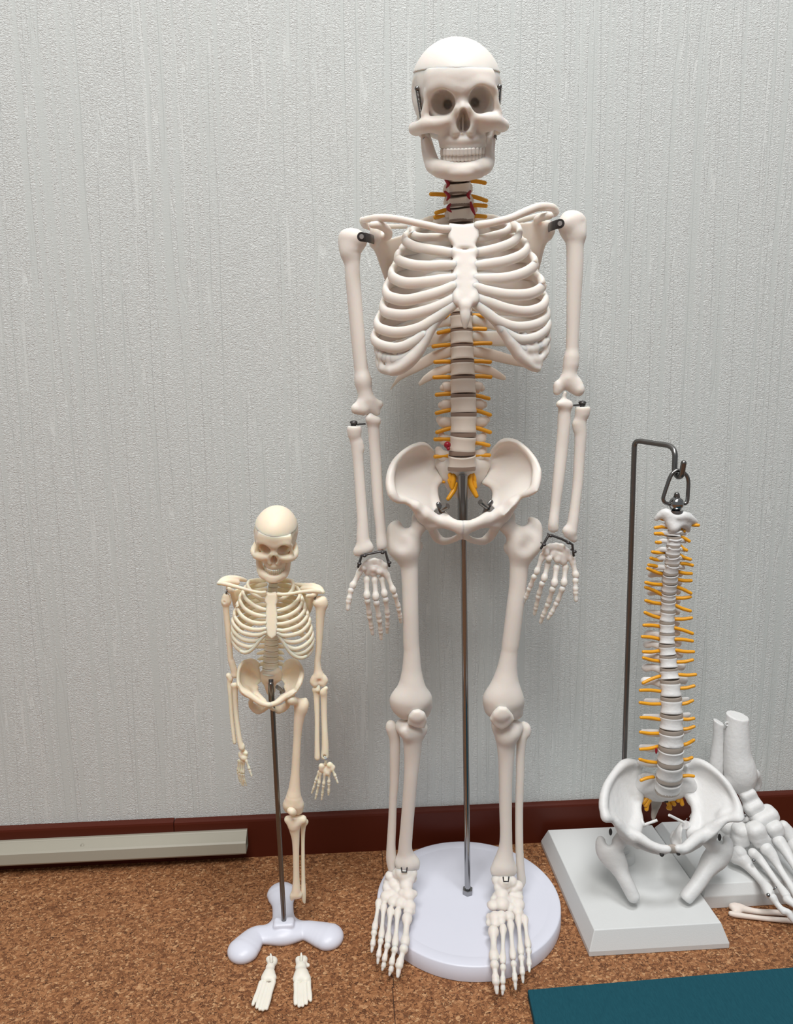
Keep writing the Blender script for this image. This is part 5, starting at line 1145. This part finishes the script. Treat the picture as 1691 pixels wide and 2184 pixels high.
# atlas
S = SDF()
S.ch([ZD(612, 900, .678, 5.5), ZD(650, 868, .676, 8), ZD(700, 850, .674, 10), ZD(760, 880, .671, 9), ZD(800, 890, .670, 9), ZD(860, 880, .672, 11), ZD(920, 905, .676, 10), ZD(965, 930, .680, 7)], k=.002)
S.ch([ZD(690, 850, .675, 8), ZD(730, 910, .672, 10), ZD(770, 960, .671, 11), ZD(840, 940, .673, 11), ZD(890, 960, .677, 9)], k=.003)
S.ch([ZD(750, 930, .672, 10), ZD(770, 985, .669, 11)], k=.003); S.ch([ZD(880, 950, .676, 8), ZD(905, 1010, .678, 5)], k=.003); S.ch([ZD(880, 870, .680, 8), ZD(920, 870, .684, 5)], k=.003)
S.ch([ZD(700, 870, .684, 8), ZD(790, 850, .694, 7), ZD(890, 880, .686, 8)], k=.003)
S.build('vertebra', CHALK, sp_, .0007)
nD = [(600, 985, 720, 980), (600, 1040, 710, 1052), (610, 1120, 660, 1115), (575, 1210, 680, 1215), (560, 1268, 650, 1285), (540, 1332, 660, 1360), (530, 1365, 665, 1415), (512, 1495, 665, 1515), (510, 1540, 655, 1605), (512, 1663, 650, 1692), (505, 1775, 645, 1825), (495, 1893, 645, 1905), (480, 2000, 640, 2022), (490, 2140, 635, 2132), (640, 890, 690, 905),
      (1000, 962, 900, 945), (868, 1018, 838, 1000), (915, 1110, 830, 1068), (890, 1195, 825, 1148), (925, 1280, 825, 1238), (945, 1335, 830, 1318), (935, 1412, 812, 1394), (932, 1478, 802, 1465), (930, 1595, 795, 1535), (925, 1630, 792, 1640), (925, 1760, 778, 1705), (935, 1825, 785, 1836), (945, 1970, 775, 1918), (945, 2040, 775, 2024), (955, 2140, 780, 2124)]
nE = [(440, 90, 580, 118), (438, 300, 580, 243), (414, 362, 580, 370), (412, 465, 580, 476), (420, 590, 572, 606), (415, 712, 570, 722), (415, 855, 556, 833), (410, 940, 542, 966), (420, 1115, 512, 1088),
      (850, 108, 718, 126), (875, 230, 732, 230), (862, 325, 742, 346), (850, 448, 756, 477), (860, 597, 758, 602), (862, 665, 768, 688), (860, 778, 776, 818), (845, 925, 772, 942), (858, 1080, 766, 1080)]
for zf, L_ in ((ZD, nD), (ZE, nE)):
    for u0, v0, u1, v1 in L_:
        p1 = zf(u1, v1, .68); y = p1[2]
        bi = min(range(len(dl)), key=lambda k_: abs(A(dl[k_][1], dl[k_][0], dl[k_][3])[2]-y)); Yn = dl[bi][3]+.004
        rr = 3.9 if zf is ZD else 3.7
        ext = u1+(u1-u0)*.12
        mid = ((u0+u1)/2, (v0+v1)/2+(6 if (u0*7 % 3) else -5))
        MB().tube([zf(ext, v1, Yn+.002, rr), zf(u1, v1, Yn, rr), zf(*mid, Yn-.001, rr), zf(u0, v0, Yn-.002, rr*.92)], seg=10, n=3).build('nerve_root', YEL, vts[min(bi, len(vts)-1)])
MB().ball(ZE(547, 868, .664)[:3], (.0012, .0012, .0035), 10, 8).build('slipped_disc', RED, sp_)
# sacrum and tail
S = SDF()
S.poly([ZF(*q) for q in ((632, 170, .688), (700, 150, .682), (830, 190, .676), (950, 150, .682), (1010, 190, .688), (1000, 270, .690), (950, 300, .692), (880, 330, .696), (700, 330, .696), (665, 310, .692), (632, 280, .690))], .004, .003, k=.003, extra=[ZF(830, 270, .684)])
S.ch([ZF(845, 225, .676, 25), ZF(835, 265, .679, 22)], k=.004, flat=((0, 1, 0), .75))
S.ch([ZF(720, 235, .683, 12), ZF(665, 240, .688, 13)], k=.006); S.ch([ZF(950, 220, .683, 12), ZF(1000, 240, .688, 12)], k=.006)
sa2 = S.build('sacrum', CHALK, sp_, .0009)
S = SDF(); S.ch([ZF(770, 300, .700, 14), ZF(765, 350, .702, 12), ZF(755, 400, .701, 8), ZF(745, 440, .698, 6), ZF(742, 465, .694, 4)], k=.002, flat=((0, 1, 0), .5))
S.build('tail_bone', DISCG, sa2, .0008)
for L_ in ([(735, 300), (705, 320), (675, 355)], [(740, 310), (715, 335), (690, 375)], [(735, 320), (705, 360), (696, 400)], [(845, 335), (855, 380), (845, 392)], [(830, 320), (845, 360), (856, 395)], [(850, 310), (870, 345), (884, 366)], [(885, 305), (900, 330), (910, 342)], [(915, 300), (930, 335), (938, 365)], [(705, 310), (685, 345)]):
    MB().tube([ZF(u, v, .690-.002*i, 4.6) for i, (u, v) in enumerate(L_)], seg=10, n=4).build('nerve_root', YEL, sa2)
q = ZF(826, 322, .688, 7); MB().cyl(q[:3]-[0, 0, .004], q[:3]+[0, 0, .008], q[3], seg=6).build('rod_nut', GUN, sa2, True)
# hip bones
hip(sp_, ZF, dict(k=.005,
    plates=[([(645, 90, .694), (560, 85, .690), (490, 140, .680), (425, 235, .666), (395, 320, .654), (392, 400, .646), (415, 465, .640), (470, 470, .642), (510, 520, .644), (590, 590, .644), (640, 480, .660), (630, 400, .670), (640, 330, .682), (640, 200, .692)], .0026, [(530, 250, .682), (530, 380, .666), (450, 430, .650), (590, 180, .694)], 3)],
    chains=[[(655, 110, .698, 6), (600, 85, .696, 8), (540, 95, .689, 9), (480, 155, .677, 7), (430, 235, .664, 8), (408, 310, .654, 9), (403, 390, .646, 9), (418, 450, .640, 7)],
            [(418, 455, .640, 8), (465, 470, .642, 7), (500, 500, .643, 9), (530, 545, .645, 11)], [(640, 320, .684, 8), (632, 400, .672, 9), (640, 470, .662, 11), (620, 540, .652, 14), (600, 580, .646, 13)],
            [(560, 560, .646, 11), (640, 590, .640, 11), (720, 640, .634, 9), (790, 668, .631, 9), (838, 672, .630, 8.5)],
            [(620, 620, .648, 10), (680, 655, .644, 8), (750, 682, .638, 7), (810, 690, .634, 7)], [(640, 330, .684, 9), (645, 250, .692, 10), (640, 170, .696, 10)], [(600, 600, .656, 14), (640, 640, .660, 10)]],
    balls=[((575, 560, .656), (22, 18, 22))]), CHALK, .001)
hip(sp_, ZF, dict(k=.005,
    plates=[([(960, 100, .694), (1060, 85, .690), (1150, 130, .680), (1240, 225, .666), (1305, 340, .654), (1328, 420, .646), (1310, 460, .640), (1230, 470, .642), (1150, 540, .644), (1060, 600, .644), (1020, 530, .660), (1035, 420, .670), (1010, 340, .682), (980, 220, .692)], .0026, [(1120, 250, .682), (1140, 380, .666), (1230, 420, .652), (1050, 170, .694)], 3)],
    chains=[[(950, 105, .698, 8), (1000, 88, .697, 9), (1070, 88, .690, 8), (1150, 130, .679, 5.5), (1237, 220, .664, 6), (1296, 320, .654, 7), (1322, 400, .646, 8.5), (1316, 448, .640, 8)],
            [(1312, 455, .640, 8), (1240, 468, .642, 7), (1185, 500, .643, 9), (1130, 545, .645, 12)], [(960, 290, .686, 8), (1010, 340, .680, 9), (1036, 420, .670, 10), (1025, 500, .660, 12), (1010, 570, .652, 14), (1030, 600, .646, 14)],
            [(1120, 560, .646, 12), (1040, 600, .640, 12), (990, 640, .634, 11), (950, 670, .631, 10), (910, 668, .630, 8.5)],
            [(1030, 630, .644, 10), (985, 670, .638, 8), (925, 685, .634, 8)], [(1000, 340, .684, 9), (985, 250, .692, 10), (965, 170, .696, 10)]],
    balls=[((1110, 560, .656), (22, 18, 22)), ((1225, 440, .650), (14, 8, 12))]), CHALK, .001)
# inner ischium of the right hip
S = SDF(); S.poly([ZF(*q) for q in ((1015, 390, .680), (960, 430, .690), (915, 440, .694), (930, 490, .692), (875, 570, .690), (880, 640, .680), (895, 660, .664), (940, 620, .660), (1000, 560, .664), (1040, 480, .672))], .0022, k=.002)
S.ch([ZF(882, 570, .690, 5), ZF(878, 620, .684, 6), ZF(892, 655, .664, 6)], k=.003)
S.build('hip_bone', CHALK, sp_, .0009)
MB().tube([ZF(838, 672, .630, 8), ZF(872, 670, .632, 10), ZF(912, 672, .630, 8)], ratio=.7, up=(0, 0, 1), seg=14, n=4).build('pubic_disc', DISCG, sp_)
for u, v in ((800, 708), (912, 700)):
    a = ZF(u, v, .630, 5.5); MB().ball(a[:3], a[3]*.9, 12, 8).cyl(a[:3], a[:3]+np.array([0, .004, .006]), a[3]*.5, seg=8).build('screw', GUN, sp_)
# thigh stumps
bones(sp_, [
 ('thigh_stump', [([ZF(575, 575, .655, 16), ZF(540, 590, .659, 15), ZF(500, 640, .662, 15), ZF(460, 690, .664, 17)], .004), ([ZF(385, 608, .668, 8), ZF(392, 640, .667, 13), ZF(410, 690, .665, 17), ZF(445, 735, .663, 17)], .004), ([ZF(440, 680, .664, 19), ZF(470, 730, .662, 22), ZF(500, 780, .660, 19)], .005), ([ZF(490, 740, .661, 18), ZF(525, 830, .654, 16), ZF(560, 900, .649, 15), ZF(605, 990, .644, 14)], .005), ([ZF(445, 618, .655, 6), ZF(435, 632, .680, 6)], -.004), ([ZF(699, 1178, .642, 60)]*2, -.0004)]),
 ('thigh_stump', [([ZF(1085, 590, .655, 16), ZF(1115, 615, .659, 15), ZF(1150, 650, .662, 16), ZF(1180, 690, .664, 17)], .004), ([ZF(1240, 604, .668, 8), ZF(1238, 640, .667, 14), ZF(1222, 690, .665, 17), ZF(1190, 735, .663, 17)], .004), ([ZF(1190, 690, .664, 19), ZF(1165, 735, .662, 22), ZF(1130, 775, .661, 19)], .005), ([ZF(1140, 750, .661, 19), ZF(1090, 830, .654, 17), ZF(1040, 910, .649, 15.5), ZF(970, 995, .644, 14.5)], .005), ([ZF(1200, 612, .655, 5), ZF(1200, 628, .680, 5)], -.004), ([ZF(845, 1165, .642, 60)]*2, -.0004)]),
], CHALK, .001)
for base_, tip, kn, r in (((668, 512), (770, 475), (668, 495), 9), ((948, 490), (850, 441), (968, 512), 9.5)):
    a, b = ZF(*base_, .655, 3), ZF(*tip, .652, 3)
    MB().cyl(a, b, a[3], seg=12).build('hip_cable', CHALK, sp_, auto=True)
    k_ = ZF(*kn, .657, r); d_ = nrm(a[:3]-b[:3]); MB().cyl(k_[:3]-d_*.002, k_[:3]+d_*.005, k_[3], k_[3]*.9, seg=20).build('hip_nut', CHALK, sp_, auto=True)
for u, v in ((452, 555), (1192, 592)):
    a = ZF(u, v, .672, 4.5); MB().ball(a[:3], (a[3]*.8, a[3], a[3]*1.8), 12, 8).build('hip_bolt', GUN, sp_)

# ================================================================== SECOND GREY BASE BEHIND, FOOT MODEL, LOOSE LEG BONES
b2 = slab('display_base', .3645, .505, .6655, .7905, .0245, .014, .006, GREYP, None)
tag(b2, 'pale grey plastic base block on the cork behind the foot bones at the right edge', 'base')
ZG = zoom(1480, 1500, 7.8); ZH = zoom(1480, 1740, 8.014)
f0 = ZG(720, 1100, .74)
fm = thing('foot_model', 'white ankle and foot bone model with cut leg bones at the right edge', 'foot model', (f0[0], f0[1], .0245))
S = SDF()
S.ch([ZG(722, 130, .748, 23.5), ZG(720, 260, .747, 23.5), ZG(716, 600, .743, 26), ZG(726, 880, .740, 28.5), ZG(758, 1080, .738, 33), ZG(775, 1200, .737, 33), ZG(765, 1265, .737, 28)], k=.004, flat=((0, 1, 0), .85))
S.ch([ZG(1000, 1180, .742, 12), ZG(1045, 1290, .746, 10), ZG(1035, 1400, .746, 8)], k=.006); S.ch([ZG(600, 1300, .735, 9), ZG(720, 1400, .734, 9), ZG(760, 1440, .734, 6)], k=.006); S.ch([ZG(900, 1330, .736, 12), ZG(780, 1400, .735, 8)], k=.006)
tcp = ZG(722, 198, .748)[:3]; nn = nrm(np.array([.16, -.12, 1.])); S.half(nn, nn @ tcp)
S.build('shin_bone', CHALK, fm, .0009)
S = SDF(); S.ch([ZG(414, 240, .752, 11), ZG(408, 330, .752, 11), ZG(400, 600, .751, 11), ZG(385, 850, .750, 13.5), ZG(370, 1050, .749, 15), ZG(380, 1250, .748, 14), ZG(430, 1400, .746, 10)], k=.003)
tcp = ZG(412, 305, .752)[:3]; nn = nrm(np.array([.45, -.15, 1.])); S.half(nn, nn @ tcp)
S.build('calf_bone', CHALK, fm, .0009)
rr = [ZG(545+26*math.cos(t), 345+30*math.sin(t), .744, 1.7) for t in np.linspace(0, 2*math.pi, 17)]
MB().tube(rr, seg=8).tube([ZG(500, 420, .748, 3), ZG(525, 375, .745, 2.5)], seg=8).build('link_strap', CHALK, fm)
rx = lambda a: np.array([[math.cos(a), 0, -math.sin(a)], [0, 1, 0], [math.sin(a), 0, math.cos(a)]])
S = SDF(); p = ZG(905, 1545, .728, 1); S.bx(p[:3], np.array([17, 14, 16])*p[3], 9*p[3], R=rx(-.45), k=.002); p = ZG(990, 1730, .722, 1); S.bx(p[:3], np.array([21, 15, 15])*p[3], 12*p[3], R=rx(-.5), k=.003)
S.build('ankle_bone', CHALK, fm, .0008)
def tarsal(items):
    S = SDF()
    for u, v, Y, hx, hz, rd, a in items: p = ZH(u, v, Y, 1); S.bx(p[:3], np.array([hx, (hx+hz)/2.2, hz])*p[3], rd*p[3], R=rx(a), k=.003)
    return S.build('tarsal_bone', CHALK, fm, .0007)
tarsal([(1195, 20, .716, 29, 18, 15, -.45), (1260, 60, .715, 18, 14, 12, -.5)])
S = SDF(); S.ch([ZH(540, 160, .728, 10), ZH(700, 110, .726, 8), ZH(880, 50, .722, 8)], k=.004); S.ch([ZH(560, 200, .728, 14), ZH(660, 260, .726, 15), ZH(640, 330, .724, 12)], k=.006); S.build('heel_bone', CHALK, fm, .0008)
tarsal([(800, 330, .708, 17, 26, 14.5, -.1), (760, 440, .704, 12, 14, 10, 0)])
tarsal([(1060, 280, .700, 20, 22, 15, -.35), (1140, 420, .698, 19, 14, 11, -.15)])
tarsal([(1375, 225, .704, 18, 18, 13, -.45)])
S = SDF(); S.ch([ZH(1530, 170, .714, 11), ZH(1600, 280, .712, 14), ZH(1680, 400, .708, 14)], k=.003); S.build('tarsal_bone', CHALK, fm, .0008)
for seq in ([(770, 650, .694, 16), (700, 720, .694, 12), (820, 740, .690, 15), (930, 860, .683, 11), (1060, 1010, .672, 8.5), (1170, 1140, .660, 8.5), (1250, 1240, .651, 11), (1285, 1330, .645, 10.5)],
            [(1010, 640, .690, 10.5), (1120, 740, .686, 9), (1280, 950, .674, 7), (1420, 1150, .660, 6.6), (1510, 1270, .651, 8.5), (1570, 1360, .645, 9.5)],
            [(1240, 570, .690, 14), (1320, 660, .686, 12), (1450, 880, .676, 7.5), (1590, 1100, .662, 7), (1720, 1300, .650, 9), (1780, 1400, .644, 10)],
            [(1450, 440, .696, 14), (1560, 590, .688, 11.5), (1700, 830, .674, 8), (1850, 1080, .660, 8), (1950, 1250, .650, 10)],
            [(1720, 520, .700, 15), (1830, 680, .690, 13), (1980, 900, .675, 11), (2110, 1100, .660, 13)]):
    S = SDF(); S.ch([ZH(*q) for q in seq]); S.build('metatarsal_bone', CHALK, fm, .0007)
for chs in ([[(1345, 1400, .640, 9), (1420, 1510, .635, 6.2), (1530, 1635, .628, 7)], [(1550, 1620, .628, 6.5), (1620, 1660, .626, 7), (1660, 1720, .624, 6.5)], [(1560, 1640, .628, 4), (1660, 1740, .6235, 6), (1685, 1800, .622, 4)]],
            [[(1600, 1430, .640, 10), (1700, 1510, .634, 7), (1800, 1590, .628, 8)], [(1820, 1610, .627, 7), (1870, 1660, .624, 5)]],
            [[(1810, 1450, .640, 10), (1920, 1560, .633, 7), (2000, 1640, .627, 7)]], [[(1980, 1300, .644, 10), (2080, 1420, .636, 8), (2150, 1520, .629, 7)]], [[(2130, 1140, .654, 14), (2230, 1290, .642, 11), (2300, 1400, .632, 9)]]):
    S = SDF()
    for c in chs: S.ch([ZH(*q) for q in c], k=.001)
    S.build('toe', CHALK, fm, .0007)
for u, v, Y in ((1268, 1355, .636), (1020, 765, .676)):
    a = ZH(u, v, Y, 4.2); MB().ball(a[:3], a[3], 12, 8).build('screw', CHROME, fm)
a, b = ZH(1350, 1265, .640, 1.4), ZH(1415, 1215, .640, 1.4); MB().cyl(a, b, a[3], seg=8).build('pin', CHROME, fm)
a = ZG(845, 1865, .716, 3.6); MB().ball(a[:3], a[3], 12, 8).cyl(a[:3], a[:3]+np.array([0, .01, 0]), a[3]*.6, seg=8).build('screw', CHROME, fm)

ib = mat('ivory_bone', (.78, .69, .62), .5, sss=.25, bump=.08, bscale=400)
lb_o = PF(1600, 1952, 0)
lg = thing('loose_leg_bone', 'loose pair of joined small leg bones lying flat on the cork', 'bone', (lb_o[0], lb_o[1], 0))
hh = lambda u, v, z, r: np.array([*fl(1480+u/8.014, 1740+v/8.014, z), rm(r, fl(1480+u/8.014, 1740+v/8.014, z))])
bones(lg, [('shin_bone', [([hh(655, 1555, .0052, 7.5), hh(700, 1550, .005, 8)], 0), ([hh(700, 1570, .0048, 8), hh(780, 1575, .0046, 9), hh(900, 1605, .0042, 7), hh(1100, 1640, .0038, 6), hh(1400, 1655, .0038, 6), hh(1700, 1675, .004, 6.5), hh(1950, 1700, .006, 10)], .001), ([hh(700, 1640, .0036, 6), hh(760, 1620, .004, 7)], .002)]),
           ('calf_bone', [([hh(630, 1672, .0032, 5.4), hh(720, 1690, .0032, 6), hh(900, 1718, .003, 5.2), hh(1200, 1755, .003, 5), hh(1500, 1780, .003, 5.4), hh(1700, 1795, .003, 5.6), hh(1950, 1800, .004, 7)], .001)])], ib, .0006)

# ------------------------------------------------------------------ labels of parts that look different from the rest of their thing
PL = dict(nerve_root='orange yellow nerve root', intervertebral_disc='brownish disc between the vertebrae', round_base='pale lilac round base plate', support_rod='slim polished metal rod',
          rod_sleeve='thick dark metal sleeve', shoulder_bracket='dark metal shoulder bracket', wrist_bracket='dark bent wire bracket', red_artery='dark red artery stub', slipped_disc='dark red bulging disc',
          tripod_base='glossy white three-lobed base', spring='dark coil spring', hip_bolt='dark metal bolt', stand_base='pale grey bevelled base plate', hook_rod='dark bent metal rod with hook',
          hanger_ring='dark metal hanging ring', hanger_ball='shiny metal ball')
for o in list(bpy.data.objects):
    nm_ = o.name.split('.')[0]
    if o.parent is not None and nm_ in PL: o['label'] = PL[nm_]
